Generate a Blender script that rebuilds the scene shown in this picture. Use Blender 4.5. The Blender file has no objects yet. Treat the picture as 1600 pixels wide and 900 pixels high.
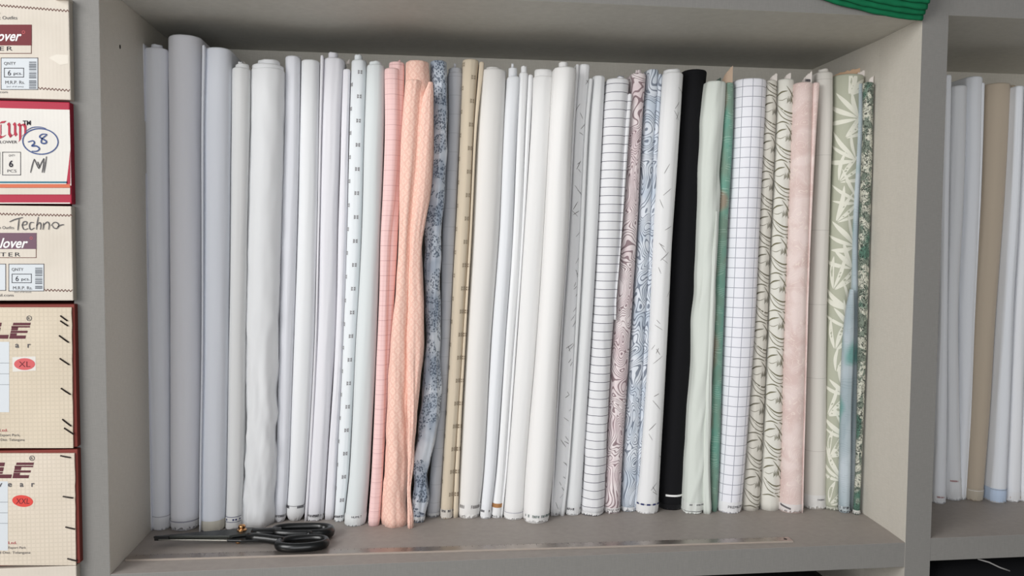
import bpy, bmesh, math, random
from mathutils import Vector, Matrix, noise
random.seed(7)
SC = bpy.context.scene
COL = SC.collection
PI = math.pi

# ------------------------------------------------------------------ helpers
def link(o, parent=None):
    COL.objects.link(o)
    if parent is not None:
        o.parent = parent
    return o

def mesh_obj(name, verts, faces, mats, parent=None, smooth=True, fm=None, uvs=None):
    """one mesh object; fm = material index per face; uvs = per-vertex (u,v)"""
    me = bpy.data.meshes.new(name)
    me.from_pydata([tuple(v) for v in verts], [], faces)
    for m in (mats if isinstance(mats, (list, tuple)) else [mats]):
        me.materials.append(m)
    if fm:
        me.polygons.foreach_set('material_index', fm)
    me.polygons.foreach_set('use_smooth', [smooth] * len(me.polygons))
    if uvs:
        l = me.uv_layers.new(name='UVMap')
        for i, lp in enumerate(me.loops):
            l.data[i].uv = uvs[lp.vertex_index]
    me.update()
    return link(bpy.data.objects.new(name, me), parent)

def thing(name, label, cat, loc=(0, 0, 0), group=None):
    o = bpy.data.objects.new(name, None)
    o.empty_display_size = 0.02
    o.location = loc
    o['label'] = label; o['category'] = cat
    if group: o['group'] = group
    return link(o)

def finish(parent):
    """children are built in world space: keep them there under their Empty"""
    bpy.context.view_layer.update()
    for c in parent.children:
        c.matrix_parent_inverse = parent.matrix_world.inverted()

class MB:
    def __init__(s): s.v = []; s.f = []; s.m = []
    def box(s, lo, hi, m=0):
        b = len(s.v)
        for x in (lo[0], hi[0]):
            for y in (lo[1], hi[1]):
                for z in (lo[2], hi[2]): s.v.append((x, y, z))
        for q in ((0, 1, 3, 2), (4, 6, 7, 5), (0, 4, 5, 1), (2, 3, 7, 6), (0, 2, 6, 4), (1, 5, 7, 3)):
            s.f.append(tuple(b + i for i in q)); s.m.append(m)
    def prism(s, pts, z0, z1, m=0, top=None):
        """pts: outline in XY (ccw); top: optional outline for the upper rim"""
        b = len(s.v); n = len(pts); top = top or pts
        s.v += [(x, y, z0) for x, y in pts] + [(x, y, z1) for x, y in top]
        s.f.append(tuple(b + i for i in reversed(range(n)))); s.f.append(tuple(b + n + i for i in range(n)))
        for i in range(n):
            j = (i + 1) % n; s.f.append((b + i, b + j, b + n + j, b + n + i))
        s.m += [m] * (n + 2)
    def tube(s, pts, rx, rz, n=10, closed=True, m=0):
        b = len(s.v); N = len(pts)
        for i in range(N):
            p = Vector(pts[i])
            t = (Vector(pts[(i + 1) % N]) - Vector(pts[i - 1])) if closed or 0 < i < N - 1 else (Vector(pts[min(i + 1, N - 1)]) - Vector(pts[max(i - 1, 0)]))
            t.normalize(); side = t.cross(Vector((0, 0, 1))).normalized(); up = side.cross(t)
            a = rx(i / N) if callable(rx) else rx
            c = rz(i / N) if callable(rz) else rz
            for k in range(n):
                th = 2 * PI * k / n
                s.v.append(tuple(p + side * a * math.cos(th) + up * c * math.sin(th)))
        for i in range(N if closed else N - 1):
            for k in range(n):
                i2 = (i + 1) % N; k2 = (k + 1) % n
                s.f.append((b + i * n + k, b + i2 * n + k, b + i2 * n + k2, b + i * n + k2)); s.m.append(m)
        if not closed:
            s.f.append(tuple(b + k for k in reversed(range(n)))); s.f.append(tuple(b + (N - 1) * n + k for k in range(n))); s.m += [m, m]
    def build(s, name, mats, parent=None, smooth=False, bevel=0):
        o = mesh_obj(name, s.v, s.f, mats, parent, smooth, s.m)
        bm = bmesh.new(); bm.from_mesh(o.data); bmesh.ops.recalc_face_normals(bm, faces=bm.faces)
        bm.to_mesh(o.data); bm.free()
        if bevel:
            md = o.modifiers.new('bevel', 'BEVEL'); md.width = bevel; md.segments = 2; md.limit_method = 'ANGLE'
        return o

# ------------------------------------------------------------------ materials
def srgb(c):
    return tuple(((x / 255) / 12.92 if x / 255 <= 0.04045 else ((x / 255 + 0.055) / 1.055) ** 2.4) for x in c) + (1,)

class NT:
    def __init__(s, name):
        s.m = bpy.data.materials.new(name); s.m.use_nodes = True
        s.t = s.m.node_tree; s.n = s.t.nodes; s.b = s.n['Principled BSDF']
        s.b.inputs['Roughness'].default_value = 0.85
        s.b.inputs['Specular IOR Level'].default_value = 0.25
    def new(s, typ, **k):
        o = s.n.new('ShaderNode' + typ)
        for a, v in k.items(): setattr(o, a, v)
        return o
    def put(s, sock, v):
        if isinstance(v, bpy.types.NodeSocket): s.t.links.new(v, sock)
        else: sock.default_value = v
    def math(s, op, a, b=0.0, c=0.0):
        o = s.new('Math', operation=op); s.put(o.inputs[0], a); s.put(o.inputs[1], b); s.put(o.inputs[2], c)
        return o.outputs[0]
    def mix(s, f, a, b):
        o = s.new('Mix', data_type='RGBA'); s.put(o.inputs[0], f); s.put(o.inputs[6], a); s.put(o.inputs[7], b)
        return o.outputs[2]
    def uv(s):
        o = s.new('UVMap'); o.uv_map = 'UVMap'
        x = s.new('SeparateXYZ'); s.t.links.new(o.outputs[0], x.inputs[0])
        return o.outputs[0], x.outputs[0], x.outputs[1]
    def comb(s, x, y, z=0.0):
        o = s.new('CombineXYZ'); s.put(o.inputs[0], x); s.put(o.inputs[1], y); s.put(o.inputs[2], z)
        return o.outputs[0]
    def noise(s, vec, scale, detail=2.0, rough=0.5, dist=0.0):
        o = s.new('TexNoise'); s.put(o.inputs['Vector'], vec); o.inputs['Scale'].default_value = scale
        o.inputs['Detail'].default_value = detail; o.inputs['Roughness'].default_value = rough
        o.inputs['Distortion'].default_value = dist
        return o.outputs[0]
    def ramp(s, f, lo, hi):
        o = s.new('MapRange'); s.put(o.inputs[0], f); o.inputs[1].default_value = lo; o.inputs[2].default_value = hi
        return o.outputs[0]
    def bump(s, h, strength, dist=0.001):
        o = s.new('Bump'); s.put(o.inputs['Height'], h); o.inputs['Strength'].default_value = strength
        o.inputs['Distance'].default_value = dist
        s.t.links.new(o.outputs[0], s.b.inputs['Normal'])

def plain(name, c, rough=0.6, metal=0.0, spec=0.3, coat=0.0):
    t = NT(name); t.b.inputs['Base Color'].default_value = srgb(c); t.b.inputs['Roughness'].default_value = rough
    t.b.inputs['Metallic'].default_value = metal; t.b.inputs['Specular IOR Level'].default_value = spec
    t.b.inputs['Coat Weight'].default_value = coat
    return t.m

def line(t, coord, period, width, phase=0.0):
    """1 on thin lines every period metres"""
    f = t.math('FRACT', t.math('ADD', t.math('DIVIDE', coord, period), phase))
    return t.math('LESS_THAN', f, width / period)

def fabric(name, c, kind='plain', **k):
    if kind == 'plain' and min(c) > 195:                       # undyed whites lean only faintly to a tint
        g = sum(c) / 3; c = tuple(g + (x - g) * .55 for x in c)
    t = NT('cloth_' + name)
    vec, u, v = t.uv()
    col = srgb(c)
    s = k.get('seed', 0.0)
    vec2 = t.comb(t.math('ADD', u, 3.1 * s), v, s)
    if kind == 'plain':
        out = col
    elif kind == 'check':
        a = t.math('MAXIMUM', line(t, u, k['p'], k['w'], .35), line(t, v, k['p'], k['w'], .1))
        out = t.mix(t.math('MULTIPLY', a, .8), col, srgb(k['c2']))
    elif kind == 'window':
        a = t.math('MAXIMUM', line(t, u, k['pu'], k['w'], k.get('ph', .5)), line(t, v, k['pv'], k['w'], .2))
        out = t.mix(t.math('MULTIPLY', a, k.get('f', .5)), col, srgb(k['c2']))
    elif kind == 'pinwindow':                                   # fine plaid with a stronger bar now and then
        a = t.math('MAXIMUM', line(t, v, .0245, .0007), t.math('MULTIPLY', line(t, v, .0082, .0006, .3), .45))
        b = t.math('MULTIPLY', line(t, u, .021, .0006, .45), .5)
        out = t.mix(t.math('MULTIPLY', t.math('MAXIMUM', a, b), .55), col, srgb(k['c2']))
    elif kind == 'stripe':
        a = line(t, v, k['p'], k['w'])
        b = t.math('MULTIPLY', line(t, v, k['p'] / 6, .0004, .5), .18)
        band = t.math('LESS_THAN', t.math('FRACT', t.math('DIVIDE', v, k['p'] * 2)), .5)
        out = t.mix(t.math('MAXIMUM', a, t.math('MULTIPLY', b, band)), col, srgb(k['c2']))
    elif kind == 'lattice':
        p = k['p']
        def ab(sgn):
            q = t.math('ADD', t.math('MULTIPLY', u, 1.25), t.math('MULTIPLY', v, sgn))
            f = t.math('FRACT', t.math('DIVIDE', q, p))
            w = t.math('ABSOLUTE', t.math('SUBTRACT', f, .5))
            return t.math('GREATER_THAN', w, .36)
        lat = t.math('MAXIMUM', ab(1.0), ab(-1.0))
        gr = t.math('GREATER_THAN', t.noise(vec, 900, 1), .48)
        out = t.mix(t.math('MULTIPLY', t.math('MULTIPLY', lat, gr), .65), col, srgb(k['c2']))
        q1 = t.math('FRACT', t.math('DIVIDE', t.math('ADD', t.math('MULTIPLY', u, 1.25), v), p))
        q2 = t.math('FRACT', t.math('DIVIDE', t.math('SUBTRACT', t.math('MULTIPLY', u, 1.25), v), p))
        ins = t.math('LESS_THAN', t.math('MAXIMUM', t.math('ABSOLUTE', t.math('SUBTRACT', q1, .5)), t.math('ABSOLUTE', t.math('SUBTRACT', q2, .5))), .16)
        out = t.mix(t.math('MULTIPLY', ins, .35), out, srgb(k['c2']))
    elif kind == 'marble':
        st = t.comb(t.math('MULTIPLY', t.math('ADD', u, 3.1 * s), 1.25), t.math('MULTIPLY', v, .8), s)
        n = t.noise(st, k.get('sc', 19), 1.2, .35, 1.0)
        f = t.math('FRACT', t.math('MULTIPLY', n, 21))
        d = t.math('ABSOLUTE', t.math('SUBTRACT', f, .5))
        wn = t.math('ADD', .05, t.math('MULTIPLY', t.noise(vec2, 40, 1), .20))
        ln = t.math('LESS_THAN', d, wn)
        soft = t.ramp(t.noise(vec2, 22, 2), .42, .62)
        basec = t.mix(soft, col, srgb(k['c3']))
        out = t.mix(t.math('MULTIPLY', ln, .78), basec, srgb(k['c2']))
    elif kind == 'floral':
        cl = t.ramp(t.noise(vec2, 22, 2), .35, .62)
        basec = t.mix(cl, col, srgb(k['c3']))
        vo = t.new('TexVoronoi'); t.put(vo.inputs['Vector'], t.comb(u, t.math('MULTIPLY', v, .7), s)); vo.inputs['Scale'].default_value = 380
        dots = t.math('LESS_THAN', vo.outputs['Distance'], .46)
        vb = t.new('TexVoronoi'); t.put(vb.inputs['Vector'], vec2); vb.inputs['Scale'].default_value = 33
        blob = t.math('LESS_THAN', t.math('ADD', vb.outputs['Distance'], t.math('MULTIPLY', t.noise(vec2, 90, 2), .6)), .86)
        basec = t.mix(t.math('MULTIPLY', blob, .32), basec, srgb((136, 150, 168)))
        out = t.mix(t.math('MULTIPLY', t.math('MULTIPLY', dots, blob), .85), basec, srgb(k['c2']))
    elif kind == 'camo':
        a = t.ramp(t.noise(vec2, 48, 3, .6, .8), .49, .52)
        basec = t.mix(a, col, srgb(k['c3']))
        gw = t.ramp(t.noise(vec2, 16, 1), .6, .64)
        basec = t.mix(gw, basec, srgb(k['c4']))
        n = t.noise(vec2, 110, 2, .6, 1.5)
        sp = t.math('LESS_THAN', t.math('ABSOLUTE', t.math('SUBTRACT', n, .52)), .035)
        out = t.mix(t.math('MULTIPLY', sp, .85), basec, srgb(k['c2']))
    elif kind == 'wash':                                        # water-colour patches and fine hatch
        a = t.ramp(t.noise(t.comb(u, t.math('MULTIPLY', v, k.get('st', .5)), s), 26, 2), .4, .6)
        basec = t.mix(a, col, srgb(k['c3']))
        b = t.ramp(t.noise(t.comb(u, t.math('MULTIPLY', v, .6), s + 4), 20, 1), .58, .68)
        basec = t.mix(b, basec, srgb(k['c4']))
        w = t.math('FRACT', t.math('MULTIPLY', t.math('ADD', t.math('MULTIPLY', v, 1.0), t.math('MULTIPLY', t.noise(vec2, 30, 1), .02)), 260))
        h = t.math('MULTIPLY', t.math('LESS_THAN', w, .3), t.math('GREATER_THAN', t.noise(vec2, 50, 1), .52))
        out = t.mix(t.math('MULTIPLY', h, k.get('hf', .35)), basec, srgb(k['c2']))
    elif kind == 'bloom':                                       # pale blotchy flowers with light contour veins
        a = t.ramp(t.noise(vec2, 26, 2, .5, .6), .4, .62)
        basec = t.mix(a, col, srgb(k['c3']))
        n = t.noise(vec2, 34, 1, .4, 1.6)
        w = t.math('LESS_THAN', t.math('ABSOLUTE', t.math('SUBTRACT', t.math('FRACT', t.math('MULTIPLY', n, 7)), .5)), .06)
        out = t.mix(t.math('MULTIPLY', w, .5), basec, srgb(k['c2']))
    t.put(t.b.inputs['Base Color'], out)
    t.b.inputs['Roughness'].default_value = k.get('rough', .88)
    t.b.inputs['Specular IOR Level'].default_value = k.get('spec', .2)
    t.b.inputs['Sheen Weight'].default_value = k.get('sheen', .15)
    wv = t.noise(t.comb(u, t.math('MULTIPLY', v, 3.0), s), 1400, 1)
    wu = t.noise(t.comb(t.math('MULTIPLY', u, 1.0), t.math('MULTIPLY', v, .08), s), 240, 2)
    t.bump(t.math('ADD', wv, wu), .12, .0006)
    return t.m

def linen(name, c, c2, bump=.15):
    """laminate printed with a linen weave (object coordinates in metres)"""
    t = NT(name)
    tc = t.new('TexCoord')
    sep = t.new('SeparateXYZ'); t.t.links.new(tc.outputs['Object'], sep.inputs[0])
    x, y, z = sep.outputs
    a = t.noise(t.comb(t.math('MULTIPLY', x, 1.), t.math('MULTIPLY', y, 1.), t.math('MULTIPLY', z, 14.)), 90, 2)
    b = t.noise(t.comb(t.math('MULTIPLY', x, 14.), t.math('MULTIPLY', y, 14.), z), 90, 2)
    big = t.noise(tc.outputs['Object'], 5, 3)
    f = t.math('MULTIPLY', t.math('ADD', a, b), .5)
    f = t.math('ADD', t.math('MULTIPLY', t.ramp(f, .35, .65), .75), t.math('MULTIPLY', big, .25))
    t.put(t.b.inputs['Base Color'], t.mix(f, srgb(c), srgb(c2)))
    t.b.inputs['Roughness'].default_value = .55
    t.bump(f, bump, .0004)
    return t.m

M = {}
M['linen'] = linen('linen_laminate', (198, 193, 182), (212, 207, 197))
M['ceil'] = linen('grey_laminate', (182, 180, 172), (196, 194, 186))
M['shelf'] = linen('shelf_laminate', (158, 150, 144), (170, 162, 156))
M['edge'] = linen('edge_band', (128, 126, 123), (138, 136, 132), .08)
M['hole'] = plain('dark_hole', (30, 26, 24), .9)
M['ink'] = plain('ink_dark', (52, 50, 58), .8)
M['navy'] = plain('ink_navy', (52, 58, 105), .8)
M['white'] = plain('print_white', (235, 234, 232), .8)
M['grey_ink'] = plain('ink_grey', (122, 118, 116), .8)
M['pale_ink'] = plain('ink_pale', (166, 166, 178), .8)
M['green_ink'] = plain('ink_green', (56, 84, 78), .8)
M['red_ink'] = plain('ink_red', (150, 50, 52), .8)
M['brown_band'] = plain('band_brown', (176, 128, 84), .7)

# ------------------------------------------------------------------ text as flat polygons
_tc = {}
def text_poly(s, size=1.0, shear=0.0, bold=0.0, spacing=1.0, sx=1.0):
    key = (s, shear, bold, spacing)
    if key not in _tc:
        cu = bpy.data.curves.new('t', 'FONT'); cu.body = s; cu.shear = shear; cu.offset = bold
        cu.space_character = spacing; cu.resolution_u = 3; cu.size = 1.0
        o = bpy.data.objects.new('t', cu); COL.objects.link(o)
        bpy.context.view_layer.update()
        me = bpy.data.meshes.new_from_object(o.evaluated_get(bpy.context.evaluated_depsgraph_get()))
        _tc[key] = ([(v.co.x, v.co.y) for v in me.vertices], [tuple(p.vertices) for p in me.polygons])
        bpy.data.objects.remove(o); bpy.data.curves.remove(cu); bpy.data.meshes.remove(me)
    v, f = _tc[key]
    x0 = min(p[0] for p in v)
    return [((x - x0) * size * sx, y * size) for x, y in v], f

def stroke_poly(pts, w, taper=(.15, .15), n=14):
    """brush stroke through pts (2-D), widest in the middle"""
    P = []
    m = len(pts)
    for i in range(n + 1):
        t = i / n * (m - 1); k = min(int(t), m - 2); f = t - k
        p0 = pts[max(k - 1, 0)]; p1 = pts[k]; p2 = pts[k + 1]; p3 = pts[min(k + 2, m - 1)]
        P.append(tuple(.5 * ((2 * p1[j]) + (-p0[j] + p2[j]) * f + (2 * p0[j] - 5 * p1[j] + 4 * p2[j] - p3[j]) * f * f + (-p0[j] + 3 * p1[j] - 3 * p2[j] + p3[j]) * f ** 3) for j in (0, 1)))
    V = []; F = []
    for i, p in enumerate(P):
        a = P[max(i - 1, 0)]; b = P[min(i + 1, n)]
        dx, dy = b[0] - a[0], b[1] - a[1]; l = math.hypot(dx, dy) or 1
        s = i / n
        ww = w * .5 * (min(1, taper[0] + (1 - taper[0]) * math.sin(PI * min(s, .5))) if s < .5 else min(1, taper[1] + (1 - taper[1]) * math.sin(PI * s)))
        V += [(p[0] - dy / l * ww, p[1] + dx / l * ww), (p[0] + dy / l * ww, p[1] - dx / l * ww)]
    for i in range(n): F.append((2 * i, 2 * i + 1, 2 * i + 3, 2 * i + 2))
    return V, F

def rect_poly(x0, y0, x1, y1): return [(x0, y0), (x1, y0), (x1, y1), (x0, y1)], [(0, 1, 2, 3)]

# ------------------------------------------------------------------ rolled cloth
class Roll:
    """a bolt: front face round with half width a, running back by L; a(z), cx(z) follow measured levels"""
    def __init__(s, Yf, levels, ztop, L, zbot=0.0, amp=.0006, low=.0, seed=0.0, rb=.93, diag=0.0):
        s.diag = diag
        s.Yf, s.lv, s.zt, s.L, s.zb, s.amp, s.low, s.seed, s.rb = Yf, levels, ztop, L, zbot, amp, low, seed, rb
    def ca(s, z):
        lv = s.lv
        if z <= lv[0][0]: k, f = 0, (z - lv[0][0]) / (lv[1][0] - lv[0][0]); f = max(f, -.3)
        elif z >= lv[-1][0]: k, f = len(lv) - 2, 1.0
        else:
            k = max(i for i in range(len(lv) - 1) if lv[i][0] <= z); f = (z - lv[k][0]) / (lv[k + 1][0] - lv[k][0])
        def cr(j):
            p1, p2 = lv[k][j], lv[k + 1][j]
            m1 = (p2 - lv[k - 1][j]) / (lv[k + 1][0] - lv[k - 1][0]) if k > 0 else (p2 - p1) / (lv[k + 1][0] - lv[k][0])
            m2 = (lv[k + 2][j] - p1) / (lv[k + 2][0] - lv[k][0]) if k + 2 < len(lv) else (p2 - p1) / (lv[k + 1][0] - lv[k][0])
            h = lv[k + 1][0] - lv[k][0]
            if f < 0: return p1 + (p2 - p1) * f
            return (2 * f ** 3 - 3 * f * f + 1) * p1 + (f ** 3 - 2 * f * f + f) * h * m1 + (-2 * f ** 3 + 3 * f * f) * p2 + (f ** 3 - f * f) * h * m2
        return cr(1), max(cr(2), .001)
    def disp(s, nx, ny, z):
        a = s.ca(z)[1]
        d = s.amp * noise.noise(Vector((nx * 1.6 + s.seed, ny * 1.6, z * 5 + s.seed)))
        d += s.amp * .5 * noise.noise(Vector((nx * 4 + s.seed, ny * 4 + 5, z * 9)))
        if s.low:
            w = max(0, 1 - z / .45) * .8 + .2
            d += s.low * w * noise.noise(Vector((nx * 1.7 + 20 + s.seed, ny * 1.7, z * 26 + nx * 1.6)))
            d += s.low * .5 * w * noise.noise(Vector((nx * 3 + 40 + s.seed, ny * 3, z * 55 - nx * 2)))
        if s.diag:
            q = noise.noise(Vector((s.seed, nx * .4, z * 17 - nx * 1.3)))
            d += s.diag * (1 - abs(q) * 3.2) * (.5 + .5 * noise.noise(Vector((nx, z * 4, s.seed + 3))))
        return min(d, a * .3) - s.amp * .3
    def surf(s, u, z, off=0.0, scale=1.0, flat=False):
        cx, a = s.ca(z)
        q = PI * a / 2
        uu = abs(u); sg = 1 if u >= 0 else -1
        if uu <= q: th = u / a; nx, ny = math.sin(th), -math.cos(th); y0 = s.Yf + a
        elif uu <= q + s.L: nx, ny = sg, 0; y0 = s.Yf + a + (uu - q)
        else:
            th = min((uu - q - s.L) / a, PI / 2); nx, ny = sg * math.cos(th), math.sin(th); y0 = s.Yf + a + s.L
        r = (a + (0 if flat else s.disp(nx, ny, z))) * scale + off
        return Vector((cx + nx * r, y0 + ny * r, z)), (nx, ny)
    def ring(s, z, zz=None, off=0.0, scale=1.0, nf=26, nl=5, nb=8):
        cx, a = s.ca(z); q = PI * a / 2; U = []
        for i in range(nf + 1): U.append(-q + 2 * q * i / nf)
        for i in range(1, nl): U.append(q + s.L * i / nl)
        for i in range(nb + 1): U.append(q + s.L + q * i / nb)
        for i in range(1, nb + 1): U.append(-(q + s.L + q) + q * i / nb)
        for i in range(1, nl): U.append(-(q + s.L) + s.L * i / nl)
        if s.L < .002:
            pass
        pts = []
        for u in U:
            p, _ = s.surf(u, z, off, scale); p.z = zz if zz is not None else z
            pts.append(p)
        return U, pts
    def build(s, name, mats, parent, nz=64, decals=(), cap=True):
        V = []; F = []; UV = []; FM = []
        zs = [s.zb + (s.zt - .004 - s.zb) * i / nz for i in range(nz + 1)]
        rings = []
        for z in zs:
            h = z - s.zb
            sc = s.rb + (1 - s.rb) * math.sin(min(1, h / .014) * PI / 2)
            rings.append((z, z, sc))
        a = s.ca(s.zt)[1]; e = min(.0035, a * .4)
        for k in (1, 2, 3):
            th = k / 3 * PI / 2
            rings.append((s.zt - .004, s.zt - .004 + .004 * math.sin(th), 1 - (1 - math.cos(th)) * e / a))
        if cap:
            sc = 1 - e / a; k = 0; step = max(.09, .0022 / a)
            while sc - step > .08:
                sc -= step * .5; rings.append((s.zt - .004, s.zt - .0022, sc))
                sc -= step * .5; rings.append((s.zt - .004, s.zt - (.0002 if k % 2 else .0008), sc)); k += 1
        n = 0
        for (z, zz, sc) in rings:
            U, P = s.ring(z, zz, 0, sc); n = len(P)
            V += P; UV += [(u, zz) for u in U]
        for i in range(len(rings) - 1):
            for k in range(n):
                k2 = (k + 1) % n
                F.append((i * n + k, i * n + k2, (i + 1) * n + k2, (i + 1) * n + k)); FM.append(0)
        F.append(tuple(reversed(range(n)))); FM.append(0)
        F.append(tuple((len(rings) - 1) * n + k for k in range(n))); FM.append(0)
        for d in decals: s.add_decal(V, F, UV, FM, *d)
        return mesh_obj(name, V, F, mats, parent, True, FM, UV)
    def add_decal(s, V, F, UV, FM, poly, mi=1, off=.00035, band=False):
        pv, pf = poly; b = len(V)
        for (u, z) in pv:
            z = min(max(z, s.zb + .001), s.zt - .0045)
            sc = (s.rb + (1 - s.rb) * math.sin(min(1, (z - s.zb) / .014) * PI / 2)) if band else 1
            V.append(s.surf(u, z, off, sc)[0]); UV.append((u, z))
        for f in pf:
            F.append(tuple(b + i for i in f)); FM.append(mi)
    def selvedge(s, h, mats, parent, fray=.003, decals=(), base=.0, flare=.0004, label=None):
        """woven edge band round the foot with a ragged lower fringe"""
        V = []; F = []; UV = []; FM = []; rows = 5; n = 0
        for i in range(rows + 1):
            z = s.zb + base + (h - base) * i / rows
            hh = z - s.zb
            sc = s.rb + (1 - s.rb) * math.sin(min(1, hh / .014) * PI / 2)
            U, P = s.ring(z, None, .0006 + (flare if i == 0 else 0), sc, nf=40); n = len(P)
            for k, p in enumerate(P):
                if i == 0:
                    j = random.random() * fray
                    p.z += j; d = (random.random() - .3) * fray * .5
                    p.y -= max(-.0006, d)
                    p.z = max(p.z, s.zb + .0002)
                V.append(p); UV.append((U[k], p.z))
        for i in range(rows):
            for k in range(n):
                k2 = (k + 1) % n
                F.append((i * n + k, i * n + k2, (i + 1) * n + k2, (i + 1) * n + k)); FM.append(0)
        for d in decals: s.add_decal(V, F, UV, FM, d[0], d[1], .0011, True)
        o = mesh_obj('selvedge', V, F, mats, parent, True, FM, UV)
        if label: o['label'] = label
        return o

def core_mesh(cx, cy, r, z0, z1, mat, parent, seed, name='rolled_core'):
    """inner turns of cloth standing a little proud of the outer wrap"""
    V = []; F = []; UV = []; n = 28
    prof = [(1, z0), (1, z1 - .003), (.97, z1 - .001), (.9, z1), (.8, z1 - .0006), (.72, z1 - .003), (.62, z1 - .0008), (.5, z1 - .003), (.4, z1 - .001), (.25, z1 - .004), (.1, z1 - .006)]
    for j, (s, z) in enumerate(prof):
        for k in range(n):
            th = 2 * PI * k / n
            rr = r * s * (1 + .05 * noise.noise(Vector((math.cos(th) * 2 + seed, math.sin(th) * 2, 1))))
            zz = z + (.0012 * noise.noise(Vector((math.cos(th) * 1.5 + seed, math.sin(th) * 1.5, 3))) if j else 0)
            V.append((cx + rr * math.cos(th), cy + rr * math.sin(th), zz)); UV.append((th * r, z))
    for j in range(len(prof) - 1):
        for k in range(n):
            k2 = (k + 1) % n; F.append((j * n + k, j * n + k2, (j + 1) * n + k2, (j + 1) * n + k))
    F.append(tuple((len(prof) - 1) * n + k for k in range(n))); F.append(tuple(reversed(range(n))))
    return mesh_obj(name, V, F, mat, parent, True, None, UV)

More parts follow.
